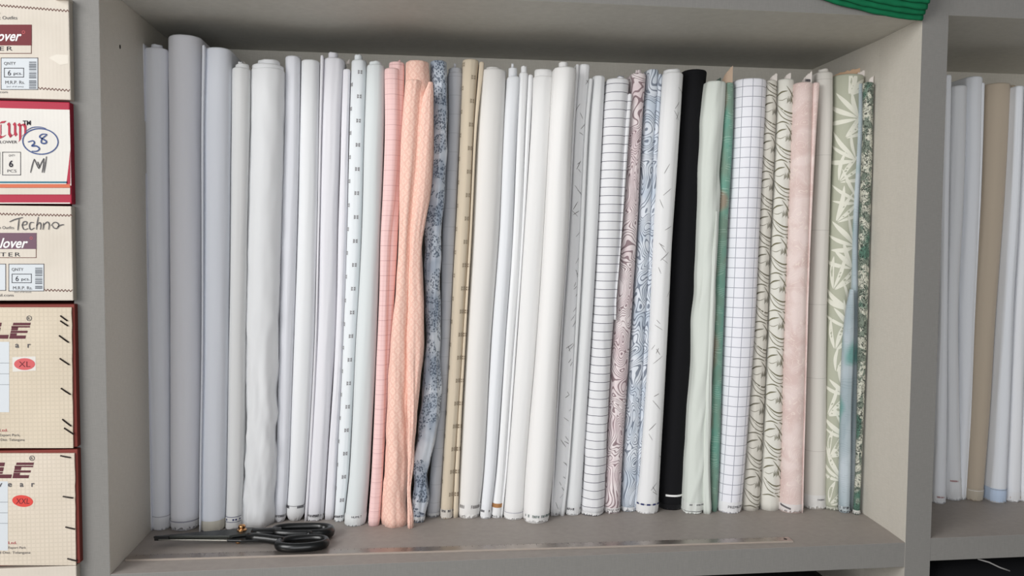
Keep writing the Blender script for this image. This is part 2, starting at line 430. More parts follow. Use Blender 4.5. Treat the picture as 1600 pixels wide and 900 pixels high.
# ---- measured bolts, metres: [front depth, [[height, centre x, half width]...], top height, extra depth, cores, flaps]
ROLLS = {
'R2': [0.1735,[[0.01,0.0124,0.0141],[0.1004,0.0122,0.0151],[0.3006,0.0129,0.0169],[0.4776,0.0139,0.0174],[0.6523,0.0141,0.0186],[0.7794,0.0159,0.0188]],0.777,0.05,[[0.0156,0.1923,0.0088,0.7833]],[[0.1735,[[0.0144,-0.0012,0.0028],[0.1043,-0.0013,0.0023],[0.3025,-0.0021,0.0024],[0.4773,-0.0028,0.0034],[0.6496,-0.003,0.0032],[0.78,-0.0023,0.0035]],0.7821,0,0.05]]],
'R3': [0.1667,[[0.008,0.0494,0.0228],[0.099,0.0507,0.0232],[0.3002,0.0545,0.0243],[0.4779,0.0564,0.0246],[0.6533,0.0584,0.0248],[0.7963,0.0604,0.0258]],0.7968,0.135,[],[]],
'R4': [0.1562,[[0.011,0.0964,0.02],[0.1013,0.0988,0.0209],[0.3016,0.1043,0.0201],[0.4782,0.1079,0.0212],[0.6526,0.111,0.0218],[0.7742,0.1149,0.0209]],0.7763,0.125,[],[[0.1542,[[0.019,0.0816,0.0012],[0.1078,0.0834,0.0012],[0.3044,0.0889,0.0012],[0.4778,0.0913,0.0012],[0.6489,0.0934,0.0016],[0.7685,0.0967,0.0021]],0.7779,0,0.02]]],
'R5': [0.1649,[[0.0096,0.129,0.0123],[0.1002,0.133,0.013],[0.3011,0.1378,0.0132],[0.4785,0.1424,0.0128],[0.6536,0.1471,0.0139],[0.7454,0.1488,0.0142]],0.7484,0.05,[[0.1504,0.1791,0.0105,0.7543],[0.1475,0.1791,0.0035,0.7588]],[]],
'R6': [0.167,[[0.0133,0.1655,0.0272],[0.0521,0.1669,0.0245],[0.0949,0.1695,0.0261],[0.2136,0.1735,0.0249],[0.2989,0.1748,0.0264],[0.479,0.1795,0.027],[0.6568,0.1858,0.0272],[0.7499,0.1883,0.0268]],0.7503,0.03,[[0.1878,0.1938,0.0248,0.7567],[0.1899,0.1938,0.0177,0.7644]],[]],
'R7': [0.1914,[[0.0152,0.2003,0.0099],[0.0917,0.2049,0.0102],[0.2974,0.212,0.0118],[0.4794,0.2183,0.0129],[0.659,0.2242,0.012],[0.7323,0.226,0.0119],[0.774,0.2266,0.0122]],0.7754,0.05,[],[]],
'R8': [0.192,[[0.018,0.2251,0.0148],[0.0894,0.23,0.0153],[0.2965,0.2401,0.0167],[0.4797,0.2471,0.0159],[0.6603,0.2515,0.0155],[0.7695,0.2542,0.0151]],0.7703,0.02,[],[]],
'R9': [0.1919,[[0.0117,0.2584,0.0142],[0.0889,0.2633,0.0143],[0.2964,0.2758,0.0157],[0.48,0.2816,0.0157],[0.6613,0.2873,0.0163],[0.7673,0.2926,0.018]],0.7747,0.03,[[0.2906,0.2099,0.0078,0.7853]],[[0.1949,[[0.0152,0.2439,0.0024],[0.0918,0.2492,0.0023],[0.2978,0.2607,0.002],[0.4797,0.2663,0.0017],[0.6592,0.2706,0.002],[0.769,0.2742,0.0025]],0.7778,0,0.03],[0.1959,[[0.0116,0.2815,0.0081],[0.0889,0.2862,0.0079],[0.2968,0.299,0.0065],[0.4801,0.3051,0.0068],[0.661,0.3106,0.0066],[0.7505,0.3139,0.0063]],0.7575,0,0.03]]],
'R10': [0.1847,[[0.0147,0.2995,0.0084],[0.0908,0.3057,0.0104],[0.2976,0.3165,0.0103],[0.4802,0.3252,0.0121],[0.6607,0.3305,0.0122],[0.7658,0.3341,0.0126]],0.7713,0.02,[[0.3329,0.1973,0.0063,0.78]],[]],
'R11': [0.1602,[[0.0134,0.3272,0.0176],[0.0951,0.3347,0.0167],[0.2996,0.3456,0.0171],[0.4802,0.354,0.0151],[0.6583,0.3602,0.0158],[0.7565,0.3625,0.014]],0.7595,0.02,[[0.3622,0.1742,0.0103,0.7644]],[]],
'R12': [0.1632,[[0.014,0.359,0.0098],[0.0954,0.3646,0.0099],[0.2996,0.3757,0.0117],[0.4804,0.3853,0.0131],[0.6593,0.3928,0.0141],[0.758,0.3967,0.0127]],0.7654,0.02,[],[[0.1572,[[0.0161,0.3592,0.0095],[0.0971,0.3645,0.0095],[0.3008,0.3725,0.0087],[0.3961,0.3759,0.0086],[0.4803,0.3789,0.0088],[0.5537,0.3849,0.0111],[0.6581,0.3891,0.0121],[0.7513,0.3894,0.0128]],0.7536,0,0.0]]],
'R13': [0.1506,[[0.0071,0.3939,0.0229],[0.0408,0.3922,0.0204],[0.0946,0.397,0.022],[0.2451,0.4084,0.027],[0.299,0.414,0.0267],[0.4277,0.4182,0.0218],[0.4807,0.4192,0.0202],[0.5549,0.4266,0.0259],[0.6601,0.4306,0.0256],[0.7219,0.431,0.0213],[0.7578,0.4296,0.0195]],0.7657,0.02,[],[[0.1446,[[0.01,0.392,0.0204],[0.0431,0.3913,0.019],[0.0975,0.3946,0.0179],[0.1946,0.3963,0.0163],[0.3015,0.399,0.0137],[0.4071,0.4064,0.0116],[0.4804,0.41,0.0111],[0.5535,0.4139,0.0133],[0.6573,0.4188,0.0145],[0.7317,0.4247,0.0148]],0.7337,0,0.0],[0.1406,[[0.0214,0.419,0.0046],[0.0595,0.4164,0.003],[0.1016,0.4185,0.0051],[0.1756,0.4216,0.0071],[0.2492,0.4244,0.0109],[0.3016,0.4261,0.0146],[0.3652,0.427,0.0134],[0.4283,0.4259,0.0103],[0.4805,0.4287,0.0101],[0.5535,0.438,0.0131],[0.6569,0.4445,0.0114],[0.7079,0.447,0.0089],[0.7224,0.4506,0.0045]],0.7296,0,0.0]]],
'R14': [0.1683,[[0.0144,0.4328,0.0122],[0.0416,0.436,0.0133],[0.0756,0.437,0.0101],[0.0907,0.4379,0.0146],[0.1556,0.4473,0.0181],[0.2104,0.4531,0.0175],[0.2982,0.4553,0.013],[0.4811,0.457,0.0139],[0.5558,0.4626,0.0136],[0.6616,0.4677,0.0125],[0.7668,0.4649,0.0135]],0.7709,0.02,[],[]],
'R15': [0.1914,[[0.0118,0.4581,0.0114],[0.0849,0.4637,0.01],[0.2957,0.4767,0.0086],[0.4815,0.4828,0.0109],[0.6652,0.4912,0.0104],[0.7567,0.4932,0.013]],0.7581,0.02,[[0.4935,0.2044,0.0113,0.7649],[0.4929,0.2044,0.0022,0.7733]],[]],
'R16': [0.1827,[[0.0085,0.4804,0.0108],[0.0867,0.484,0.0103],[0.2964,0.496,0.0107],[0.4816,0.5055,0.0118],[0.6647,0.5132,0.0117],[0.7503,0.5173,0.0127],[0.7761,0.5189,0.0138]],0.7781,0.02,[],[[0.1857,[[0.0092,0.4957,0.0043],[0.0873,0.4982,0.0038],[0.2969,0.5092,0.0025],[0.4817,0.5192,0.0021],[0.6641,0.5274,0.0026],[0.7709,0.5372,0.0042]],0.7742,0,0.03]]],
'R17': [0.1789,[[0.0114,0.5193,0.0188],[0.0836,0.5243,0.0212],[0.2952,0.5344,0.0215],[0.4821,0.5459,0.0231],[0.6668,0.5535,0.0231],[0.7612,0.5577,0.0214]],0.7628,0.04,[[0.5565,0.2003,0.0141,0.7665]],[]],
'R18': [0.176,[[0.009,0.5476,0.0094],[0.0867,0.5551,0.0103],[0.2965,0.5672,0.0115],[0.4822,0.5793,0.0113],[0.6654,0.5862,0.0107],[0.7456,0.5911,0.0112]],0.7506,0.04,[[0.5891,0.1872,0.0073,0.7651],[0.5887,0.1872,0.0022,0.7726]],[]],
'R19': [0.1773,[[0.0191,0.5675,0.0096],[0.0866,0.5732,0.0076],[0.2967,0.5862,0.0076],[0.4823,0.5979,0.0074],[0.6654,0.6038,0.007],[0.7531,0.6073,0.0078]],0.7578,0.04,[[0.6075,0.1851,0.0049,0.7679]],[[0.1793,[[0.0208,0.5758,0.0015],[0.0874,0.5819,0.0019],[0.297,0.5955,0.0024],[0.4823,0.607,0.0021],[0.6656,0.6151,0.0042],[0.7489,0.6188,0.0042]],0.7543,0,0.03]]],
'R20': [0.165,[[0.0107,0.5955,0.0174],[0.0869,0.6002,0.0161],[0.2968,0.6155,0.0172],[0.4825,0.6266,0.017],[0.6658,0.6361,0.0164],[0.7472,0.6399,0.0172]],0.7509,0.04,[[0.6403,0.1822,0.0152,0.7618]],[]],
'R21': [0.1425,[[0.0134,0.6322,0.0213],[0.0903,0.6376,0.0228],[0.299,0.6498,0.0196],[0.4825,0.6609,0.0199],[0.6636,0.6679,0.0183],[0.7587,0.6728,0.0189]],0.7616,0.03,[[0.6702,0.1614,0.0075,0.7714]],[]],
'R22': [0.1802,[[0.0089,0.6695,0.0103],[0.0815,0.6803,0.0128],[0.295,0.6894,0.0114],[0.4832,0.6977,0.0096],[0.6686,0.705,0.009],[0.7715,0.712,0.0098]],0.7756,0.04,[],[[0.1802,[[0.0851,0.6648,0.0015],[0.2964,0.6749,0.0016],[0.483,0.6855,0.0013],[0.6673,0.6928,0.0021],[0.7662,0.6984,0.0027]],0.7741,0,0.02]]],
'R24': [0.1774,[[0.0078,0.7004,0.0133],[0.0818,0.7051,0.0124],[0.2951,0.7169,0.0118],[0.4834,0.7257,0.012],[0.6693,0.7324,0.012],[0.7535,0.7368,0.0104]],0.7566,0.04,[],[[0.1774,[[0.0118,0.6817,0.0034],[0.0851,0.6892,0.0019],[0.2964,0.7011,0.0024],[0.4831,0.7089,0.0032],[0.6676,0.7156,0.0032],[0.7473,0.7217,0.0035]],0.7508,0,0.03]]],
'R25': [0.1708,[[0.0065,0.7348,0.0205],[0.0806,0.7382,0.0199],[0.2949,0.7476,0.0181],[0.4837,0.7583,0.0198],[0.6703,0.765,0.0198],[0.7508,0.7701,0.0198]],0.7519,0.03,[[0.7753,0.1906,0.0062,0.7582]],[[0.1738,[[0.3958,0.7698,0.0016],[0.4836,0.7759,0.0015],[0.6688,0.7852,0.0035],[0.7207,0.7889,0.0035]],0.7264,0.3411,0.02]]],
'R26': [0.1803,[[0.0099,0.7719,0.0142],[0.0787,0.7741,0.0139],[0.2938,0.7834,0.0155],[0.484,0.7952,0.0133],[0.6713,0.8032,0.0114],[0.7591,0.8072,0.0134]],0.7637,0.04,[[0.8076,0.1937,0.0051,0.7699]],[]],
'R27': [0.1875,[[0.0068,0.8024,0.0135],[0.0759,0.8052,0.0139],[0.293,0.8139,0.0124],[0.4843,0.8226,0.0113],[0.6729,0.8286,0.0107],[0.7696,0.8339,0.0107]],0.7726,0.04,[],[[0.1895,[[0.0098,0.8127,0.0017],[0.0783,0.8184,0.002],[0.2937,0.829,0.0042],[0.4843,0.8357,0.0033],[0.6724,0.8416,0.0036],[0.7601,0.8461,0.0033]],0.7648,0,0.03]]],
'R28': [0.1711,[[0.0089,0.8341,0.0203],[0.0784,0.8379,0.0181],[0.2943,0.8477,0.0161],[0.4844,0.8541,0.0163],[0.6724,0.8626,0.0181],[0.7623,0.8669,0.0182]],0.7657,0.03,[[0.8657,0.1893,0.0148,0.7708]],[]],
'R29': [0.1867,[[0.0133,0.8834,0.0223],[0.0717,0.8848,0.022],[0.2912,0.8941,0.0226],[0.4851,0.9012,0.0229],[0.6759,0.9064,0.0195],[0.7709,0.9126,0.0212]],0.7749,0.04,[],[]],
'R30': [0.1631,[[0.0097,0.9146,0.0179],[0.0773,0.9213,0.022],[0.2943,0.9269,0.0192],[0.485,0.9312,0.0171],[0.6731,0.9363,0.0184],[0.7495,0.9403,0.0167]],0.7513,0.02,[],[[0.1611,[[0.0131,0.9361,0.0076],[0.082,0.9327,0.0062],[0.1838,0.933,0.0062],[0.2962,0.9345,0.0056],[0.4297,0.9374,0.0039],[0.52,0.9404,0.0017]],0.5286,0,0.0]]],
'R31': [0.1724,[[0.0096,0.9531,0.0055],[0.0779,0.9532,0.0079],[0.2942,0.955,0.0085],[0.4852,0.9585,0.0089],[0.6737,0.9647,0.0091],[0.747,0.9652,0.0075]],0.7508,0.05,[],[]],
'R32': [0.16,[[0.0073,0.9816,0.0216],[0.0763,0.9852,0.0226],[0.2931,0.9943,0.0275],[0.4856,0.9993,0.0284],[0.6756,1.0043,0.0274],[0.7566,1.0057,0.0284]],0.7569,0.03,[],[]],
'R33': [0.1694,[[0.0105,1.0227,0.0165],[0.0746,1.0251,0.0155],[0.2935,1.0318,0.0121],[0.4858,1.0352,0.0107],[0.6754,1.0396,0.0107],[0.7525,1.0406,0.0099]],0.7569,0.05,[],[]],
'R34': [0.1661,[[0.01,1.0577,0.018],[0.074,1.059,0.0181],[0.2932,1.0608,0.016],[0.4861,1.0633,0.016],[0.6762,1.067,0.0154],[0.7559,1.0675,0.015]],0.7591,0.05,[],[]],
'R35': [0.1493,[[0.0074,1.0913,0.0213],[0.0771,1.0917,0.0203],[0.2946,1.0911,0.0199],[0.4861,1.0925,0.0192],[0.6747,1.093,0.0173],[0.7469,1.0927,0.0161]],0.751,0.03,[],[[0.1513,[[0.3972,1.1048,0.0012],[0.4861,1.1057,0.0015],[0.6734,1.1092,0.0041],[0.7459,1.1115,0.0059]],0.7511,0,0.03]]],
'R36': [0.1648,[[0.0067,1.1434,0.0208],[0.0715,1.1422,0.0204],[0.2926,1.1379,0.0175],[0.4866,1.1378,0.0158],[0.6775,1.14,0.0137],[0.7689,1.137,0.015]],0.7731,0.03,[[1.1361,0.1798,0.0089,0.7789]],[]],
'R37': [0.1578,[[0.011,1.169,0.0122],[0.0746,1.1698,0.0136],[0.2928,1.1751,0.0207],[0.487,1.1779,0.023],[0.6793,1.1835,0.0257],[0.7693,1.184,0.0273]],0.7696,0.0,[],[]],
'R38': [0.1427,[[0.0163,1.1822,0.0095],[0.0794,1.1821,0.0102],[0.1824,1.1804,0.0103],[0.2959,1.1807,0.01],[0.3638,1.1811,0.007],[0.3909,1.1815,0.0041]],0.3955,0.0,[],[[0.1547,[[0.0138,1.1994,0.0038],[0.077,1.2006,0.005],[0.2948,1.1985,0.0055],[0.4869,1.1933,0.0052],[0.676,1.1962,0.004],[0.7464,1.1943,0.0034]],0.7522,0,0.03]]],
'R39': [0.1321,[[0.0206,1.1974,0.0056],[0.0833,1.1985,0.0054],[0.2975,1.1994,0.0071],[0.4867,1.1989,0.0096],[0.6734,1.1985,0.0084],[0.7443,1.1979,0.0092]],0.7509,0.0,[],[]],
'Q1': [0.1569,[[0.0168,1.3739,0.0118],[0.1645,1.3714,0.0098],[0.3623,1.3667,0.007],[0.5679,1.3622,0.0066],[0.7677,1.3594,0.0051]],0.7732,0.04,[],[]],
'Q2': [0.1715,[[0.0098,1.4142,0.0151],[0.1603,1.4054,0.0119],[0.3609,1.3969,0.0102],[0.5698,1.3982,0.0129],[0.7555,1.3963,0.0139]],0.7592,0.04,[],[]],
'Q3': [0.1767,[[0.0112,1.4297,0.0044],[0.1591,1.4314,0.0101],[0.3599,1.4315,0.016],[0.5709,1.4326,0.0162],[0.7738,1.4291,0.0151]],0.7771,0.06,[],[[0.1787,[[0.0113,1.4351,0.0016],[0.1603,1.4388,0.0019],[0.3609,1.4398,0.0015],[0.5702,1.4426,0.0024],[0.7596,1.441,0.0033]],0.7657,0.0055,0.03]]],
'Q5': [0.1642,[[0.0111,1.4511,0.0148],[0.1599,1.4568,0.0167],[0.3607,1.4616,0.0181],[0.5709,1.4689,0.0205],[0.7627,1.4717,0.0229]],0.7644,0.04,[],[]],
'Q6': [0.1771,[[0.0086,1.4776,0.0073],[0.1587,1.4837,0.0073],[0.3604,1.4899,0.0079],[0.5713,1.4971,0.0075],[0.7583,1.4994,0.0066]],0.7636,0.05,[],[]],
'Q7': [0.1499,[[0.0145,1.4858,0.0151],[0.1632,1.4877,0.0128],[0.3623,1.4887,0.0099],[0.5694,1.4927,0.0083],[0.7529,1.4924,0.0073]],0.7569,0.04,[],[]],
'Q8': [0.154,[[0.0127,1.5177,0.0136],[0.1619,1.5167,0.0123],[0.3618,1.5169,0.0122],[0.5704,1.5205,0.0121],[0.7561,1.5244,0.0145]],0.7607,0.04,[],[]],
'Q9': [0.1478,[[0.0129,1.5457,0.0162],[0.1617,1.5454,0.0167],[0.3618,1.5466,0.0173],[0.5707,1.5499,0.0171],[0.7563,1.5541,0.017]],0.7603,0.04,[],[]]
}

# ---- print motifs -> list of (poly, material index)
def glyphs(z, u0, u1, size, seed, mi=1):
    """a row of tiny woven letters, too small to read in the cloth edge"""
    rnd = random.Random(seed); out = []; u = u0
    while u < u1:
        k = rnd.random() * .95; w = size * (.35 + .3 * rnd.random())
        if k < .8:
            out.append((rect_poly(u, z, u + w * .35, z + size), mi))
            if rnd.random() < .7: out.append((rect_poly(u, z + size * rnd.choice((.0, .4, .8)), u + w, z + size * .2 + size * .0), mi)) if False else out.append((rect_poly(u, z + size * .4, u + w, z + size * .6), mi))
            if rnd.random() < .6: out.append((rect_poly(u + w * .7, z, u + w, z + size), mi))
            if rnd.random() < .5: out.append((rect_poly(u, z + size * .8, u + w, z + size), mi))
        u += w + size * (.2 if k < .9 else .6)
    return out

def text_row(s, z, u, size, mi=1, **k):
    v, f = text_poly(s, size, **k)
    return [(([(u + x, z + y) for x, y in v], f), mi)]

def bandrow(z, h, U, mi=1, n=24):
    V = []; F = []
    for i in range(n + 1):
        u = -U + 2 * U * i / n; V += [(u, z), (u, z + h)]
    for i in range(n): F.append((2 * i, 2 * i + 2, 2 * i + 3, 2 * i + 1))
    return [((V, F), mi)]

def squares(cols, p, z0, z1, mi=1, s=.0075):
    out = []
    for (u, ph) in cols:
        z = z0 + ph * p
        while z < z1:
            for dx in (-1, 1):
                for dz in (-1, 1):
                    cx, cz = u + dx * s * .27, z + dz * s * .27; q = s * .17
                    out.append((rect_poly(cx - q, cz - q, cx + q, cz + q), mi))
                    out.append((rect_poly(cx - q * .4 + dx * q * 1.3, cz - q * 1.5, cx + q * .4 + dx * q * 1.3, cz + q * 1.5), mi))
            out.append((rect_poly(u - s * .45, z - s * .05, u + s * .45, z + s * .05), mi))
            z += p
    return out

def dashes(seed, U, z0, z1, step, mi=1, ln=.014, fan=True):
    rnd = random.Random(seed); out = []; z = z0
    while z < z1:
        u = rnd.uniform(-U, U) * .8
        for k in range(rnd.choice((1, 2, 2, 3))):
            an = rnd.choice((-1, 1)) * rnd.uniform(.5, 1.2) if fan else rnd.uniform(-.3, .3)
            l = ln * rnd.uniform(.5, 1.1); zz = z + rnd.uniform(-.012, .012); uu = u + rnd.uniform(-.006, .006)
            p = [(uu, zz), (uu + l * math.cos(an) * .5, zz + l * math.sin(an) * .5), (uu + l * math.cos(an), zz + l * math.sin(an))]
            out.append((stroke_poly(p, rnd.uniform(.0006, .0011), (.5, .3), 6), mi))
        z += step * rnd.uniform(.6, 1.3)
    return out

def leafy(U, z0, z1, p, mi=1, shift=0.0):
    """repeat of thin bent stems, brushy leaves and stamens"""
    st = [([(-.023, .031), (-.011, .013), (.005, .006), (.022, .012)], .0016),
          ([(-.021, .035), (-.005, .022), (.010, .020), (.023, .027)], .0026),
          ([(-.016, .028), (-.004, .016), (.008, .013), (.018, .017)], .0012),
          ([(.019, .027), (.009, .036), (.004, .048), (.010, .060)], .0013),
          ([(.023, .038), (.012, .045), (.003, .056), (-.006, .067)], .0022),
          ([(-.023, .050), (-.014, .056), (-.003, .058)], .0028),
          ([(-.022, .002), (-.010, .005), (.002, .000)], .0022),
          ([(.004, .003), (.013, -.001), (.023, .003)], .0024),
          ([(-.020, .044), (-.012, .042), (-.004, .046)], .0010)]
    for q in range(6):
        x = -.004 + q * .0019
        st.append(([(x, .036 + (q % 3) * .002), (x + .0008, .041), (x - .0002, .046 + (q % 2) * .003)], .0011))
    out = []; k = 0; z = z0
    while z < z1:
        for pts, w in st:
            q = [((x + shift), z + y * p / .066) for x, y in pts]
            if len(q) == 2: q = [q[0], ((q[0][0] + q[1][0]) / 2, (q[0][1] + q[1][1]) / 2), q[1]]
            out.append((stroke_poly(q, w, (.25, .1), 10), mi))
        z += p; k += 1
    out = [o for o in out if all(abs(x) < U * 1.5 for x, _ in o[0][0])]
    return out

def bamboo(seed, U, z0, z1, mi=1):
    rnd = random.Random(seed); out = []; z = z0; side = -1
    while z < z1:
        u = side * U * rnd.uniform(.35, .95); base = rnd.uniform(.45, .95)
        for k in range(rnd.choice((3, 4, 4))):
            an = base + (k - 1.2) * .42 + rnd.uniform(-.1, .1)
            if side > 0: an = PI - an
            l = rnd.uniform(.040, .068); w = rnd.uniform(.0055, .0088)
            s0 = .004
            x0, y0 = u + math.cos(an) * s0, z + math.sin(an) * s0
            bx, by = -math.sin(an) * .003 * rnd.choice((-1, 1)), math.cos(an) * .003
            pts = [(x0, y0), (x0 + math.cos(an) * l * .5 + bx, y0 + math.sin(an) * l * .5 + by), (x0 + math.cos(an) * l, y0 + math.sin(an) * l)]
            out.append((stroke_poly(pts, w, (.1, .02), 10), mi))
        z += rnd.uniform(.034, .044); side = -side if rnd.random() < .8 else side
    return out

# ---- how each bolt looks
S = {}
def style(key, label, mat, **k): S[key] = dict(label=label, mat=mat, **k)
WH = (232, 233, 237)
style('R2', 'grey-white plain cloth roll against the left side panel, with its thin folded edge', ((228, 231, 243), 'plain', {}), selv=(.024, 'line'))
style('R3', 'tallest grey-white plain roll, second from the left side panel', ((226, 226, 236), 'plain', {}), selv=(.018, 'thick'), fray=.008)
style('R4', 'pale blue-white plain roll beside the tallest grey-white roll', ((222, 228, 242), 'plain', {}), selv=(.018, 'cream'))
style('R5', 'narrow off-white roll with a navy dotted band at its foot, behind the scissors pivot', ((228, 229, 229), 'plain', {}), selv=(.022, 'navydots'))
style('R6', 'thick rumpled white roll standing right behind the scissors screw', ((231, 233, 236), 'plain', {}), low=.0056, selv=None, fray=.003)
style('R7', 'slim bluish-white roll just right of the thick rumpled white roll', ((228, 230, 241), 'plain', {}), selv=(.014, 'glyph'), rb=.7, rough=.6)
style('R8', 'white roll with a dark broken woven stripe low down and a rounded foot', ((235, 237, 240), 'plain', {}), selv=(.028, 'darkbar'), rb=.6)
style('R9', 'lilac-white roll with folded loose edges on both sides, left of the square-motif roll', ((228, 226, 235), 'plain', {}), selv=(.012, 'glyph'), amp=.0012, text=('MOST', .010, .0035))
style('R10', 'white roll printed with a column of tiny dark square motifs', ((224, 231, 236), 'plain', {}), decal='sqA', selv=(.012, 'glyph'))
style('R11', 'pale mint plain roll between the square-motif roll and the pink roll', ((212, 221, 222), 'plain', {}), selv=(.020, 'none'), text=('HUMLT', .0145, .0052))
style('R12', 'pink roll with faint thin window-check lines', ((240, 203, 200), 'pinwindow', dict(c2=(180, 120, 126))), selv=(.018, 'boxed'), amp=.001)
style('R13', 'peach roll with a diamond lattice weave and loose overlapping folds', ((244, 206, 190), 'lattice', dict(p=.0190, c2=(226, 170, 154))), low=.003, amp=.0022, selv=None)
style('R14', 'shiny grey-blue satin roll with dark blue sprigs, pinched near its foot', ((216, 222, 230), 'floral', dict(c2=(66, 80, 100), c3=(160, 172, 188), rough=.38, spec=.5)), low=.0035, amp=.0022, diag=.0016, selv=(.010, 'fray'), fray=.009)
style('R15', 'grey roll with faint window-check lines, between the blue satin and beige motif rolls', ((184, 185, 190), 'window', dict(pu=.05, pv=.0315, w=.0007, c2=(105, 105, 112), f=.35)), selv=(.008, 'fray'), fray=.008)
style('R16', 'beige roll with faded brown square motifs', ((216, 202, 180), 'plain', {}), decal='sqB', selv=(.016, 'glyph'))
style('R17', 'wide ivory plain roll right of the beige motif roll', ((230, 226, 220), 'plain', {}), selv=(.024, 'glyphbig'), fray=.007)
style('R18', 'slim blue-white roll with a lower outer wrap, right of the wide ivory roll', ((226, 230, 236), 'plain', {}), selv=(.016, 'glyph'))
style('R19', 'slim white roll with a shiny brown band near its foot', ((233, 234, 235), 'plain', {}), selv=(.016, 'brown'), fray=.007)
style('R20', 'white roll with a thin single line round its foot, right of the brown-banded roll', ((232, 231, 229), 'plain', {}), selv=(.014, 'line'))
style('R21', 'thick cream-white roll with green woven lettering and a fluffy fringe, standing furthest forward', ((236, 234, 231), 'plain', {}), selv=(.016, 'greenglyph'), fray=.010)
style('R22', 'white roll scattered with fine dark dashes, two rolls left of the striped roll', ((240, 240, 242), 'plain', {}), decal='dashA', selv=(.012, 'fray'), fray=.010)
style('R24', 'slim white roll immediately left of the thin-striped roll', ((230, 232, 233), 'plain', {}), selv=(.014, 'glyph'))
style('R25', 'white roll with thin dark cross stripes', ((228, 228, 230), 'stripe', dict(p=.01455, w=.0010, c2=(88, 88, 100))), low=.002, selv=(.006, 'fray'), fray=.006)
style('R26', 'pinkish roll covered in maroon marbled lines', ((236, 226, 226), 'marble', dict(c2=(112, 82, 90), c3=(226, 210, 212), seed=2.0)), selv=(.010, 'faint'), fray=.009)
style('R27', 'light blue roll covered in slate marbled lines', ((222, 227, 234), 'marble', dict(c2=(88, 98, 116), c3=(196, 206, 218), seed=5.0)), selv=(.008, 'fray'), fray=.009)
style('R28', 'cream-white roll with sparse pencil-like dashes, left of the black roll', ((230, 230, 230), 'plain', {}), decal='dashB', selv=(.020, 'navybar'), amp=.001)
style('R29', 'black plain roll with a white band near its foot', ((19, 19, 22), 'plain', dict(sheen=.02)), selv=(.010, 'black'), band=(.0245, .0035))
style('R30', 'pale sage green roll with diagonal creases, right of the black roll', ((212, 221, 208), 'plain', {}), low=.001, amp=.0015, diag=.0022, selv=(.020, 'line2'))
style('R31', 'narrow teal green patterned roll with a paper tag at its top', ((112, 160, 144), 'wash', dict(c2=(190, 214, 200), c3=(124, 150, 134), c4=(150, 138, 122), seed=1.0)), selv=None)
style('R32', 'wide white roll with a thin grey grid check', ((236, 236, 242), 'check', dict(p=.0173, w=.0011, c2=(128, 130, 144))), selv=(.020, 'none'), text=('PREMIUM', .0095, .0068), amp=.001)
style('R33', 'stone-coloured roll with sketchy dark stems, just right of the grid-check roll', ((208, 204, 194), 'plain', {}), decal='leafA', selv=None, low=.0012)
style('R34', 'cream roll with sketchy dark stems, just left of the blush pink roll', ((226, 222, 206), 'plain', {}), decal='leafB', selv=None, low=.0012)
style('R35', 'blush pink roll with a soft tonal flower print', ((229, 211, 206), 'bloom', dict(c2=(240, 226, 216), c3=(216, 192, 186), seed=3.0)), selv=(.016, 'slant'), fray=.006)
style('R36', 'light beige plain roll between the blush pink and olive leaf rolls', ((211, 207, 200), 'window', dict(pu=.06, pv=.131, w=.0007, c2=(120, 116, 110), f=.4)), selv=(.026, 'none'), text=('FABRIC', .0165, .0045), fray=.007)
style('R37', 'olive roll printed with large cream bamboo leaves', ((176, 178, 160), 'plain', dict(rough=.6)), decal='bamboo', selv=(.006, 'fray'), fray=.006)
style('R38', 'slim teal and pale blue washed roll half hidden behind the olive leaf roll', ((158, 172, 178), 'wash', dict(c2=(84, 104, 108), c3=(186, 196, 202), c4=(112, 156, 152), seed=7.0, st=.3, hf=.15)), selv=(.012, 'glyph'), fray=.008)
style('R39', 'slim dark green and ivory flowered roll nearest the right side panel', ((196, 196, 182), 'camo', dict(c2=(48, 54, 50), c3=(120, 130, 118), c4=(84, 116, 102), seed=9.0)), selv=(.008, 'fray'), fray=.006)
style('Q1', 'bluish-white roll closest to the divider in the right-hand bay', ((230, 233, 240), 'plain', {}), selv=(.016, 'redglyph'))
style('Q2', 'pale grey roll with a smeared foot, second in the right-hand bay', ((226, 228, 232), 'plain', {}), selv=(.040, 'redglyph'), fray=.006)
style('Q3', 'taller blue-white roll with a thin white edge strip, left of the brown rolls', ((232, 236, 244), 'plain', {}), selv=(.010, 'fray'))
style('Q5', 'wider taupe brown roll in the right-hand bay', ((184, 170, 152), 'plain', {}), selv=(.022, 'creamline'))
style('Q6', 'narrower taupe brown roll in the right-hand bay', ((180, 166, 147), 'plain', {}), selv=(.020, 'creamline'))
style('Q7', 'white roll with a bluish foot, right of the two brown rolls', ((222, 227, 236), 'plain', {}), selv=(.026, 'blue'))
style('Q8', 'white roll with a small brown mark at its foot, near the picture edge', ((228, 230, 236), 'plain', {}), selv=(.018, 'brownlow'))
style('Q9', 'white roll cut by the right edge of the picture', ((230, 232, 237), 'plain', {}), selv=(.018, 'redglyph'))

SELV_WHITE = fabric('selvedge_white', (226, 224, 222), 'plain', sheen=.3)
SELV_CREAM = fabric('selvedge_cream', (206, 202, 190), 'plain')
SELV_BLUE = fabric('selvedge_blue', (190, 206, 228), 'plain')
SELV_TAUPE = fabric('selvedge_taupe', (186, 176, 160), 'plain')

def tint(c, k=.5, w=(228, 226, 224)): return tuple(c[i] * (1 - k) + w[i] * k for i in range(3))

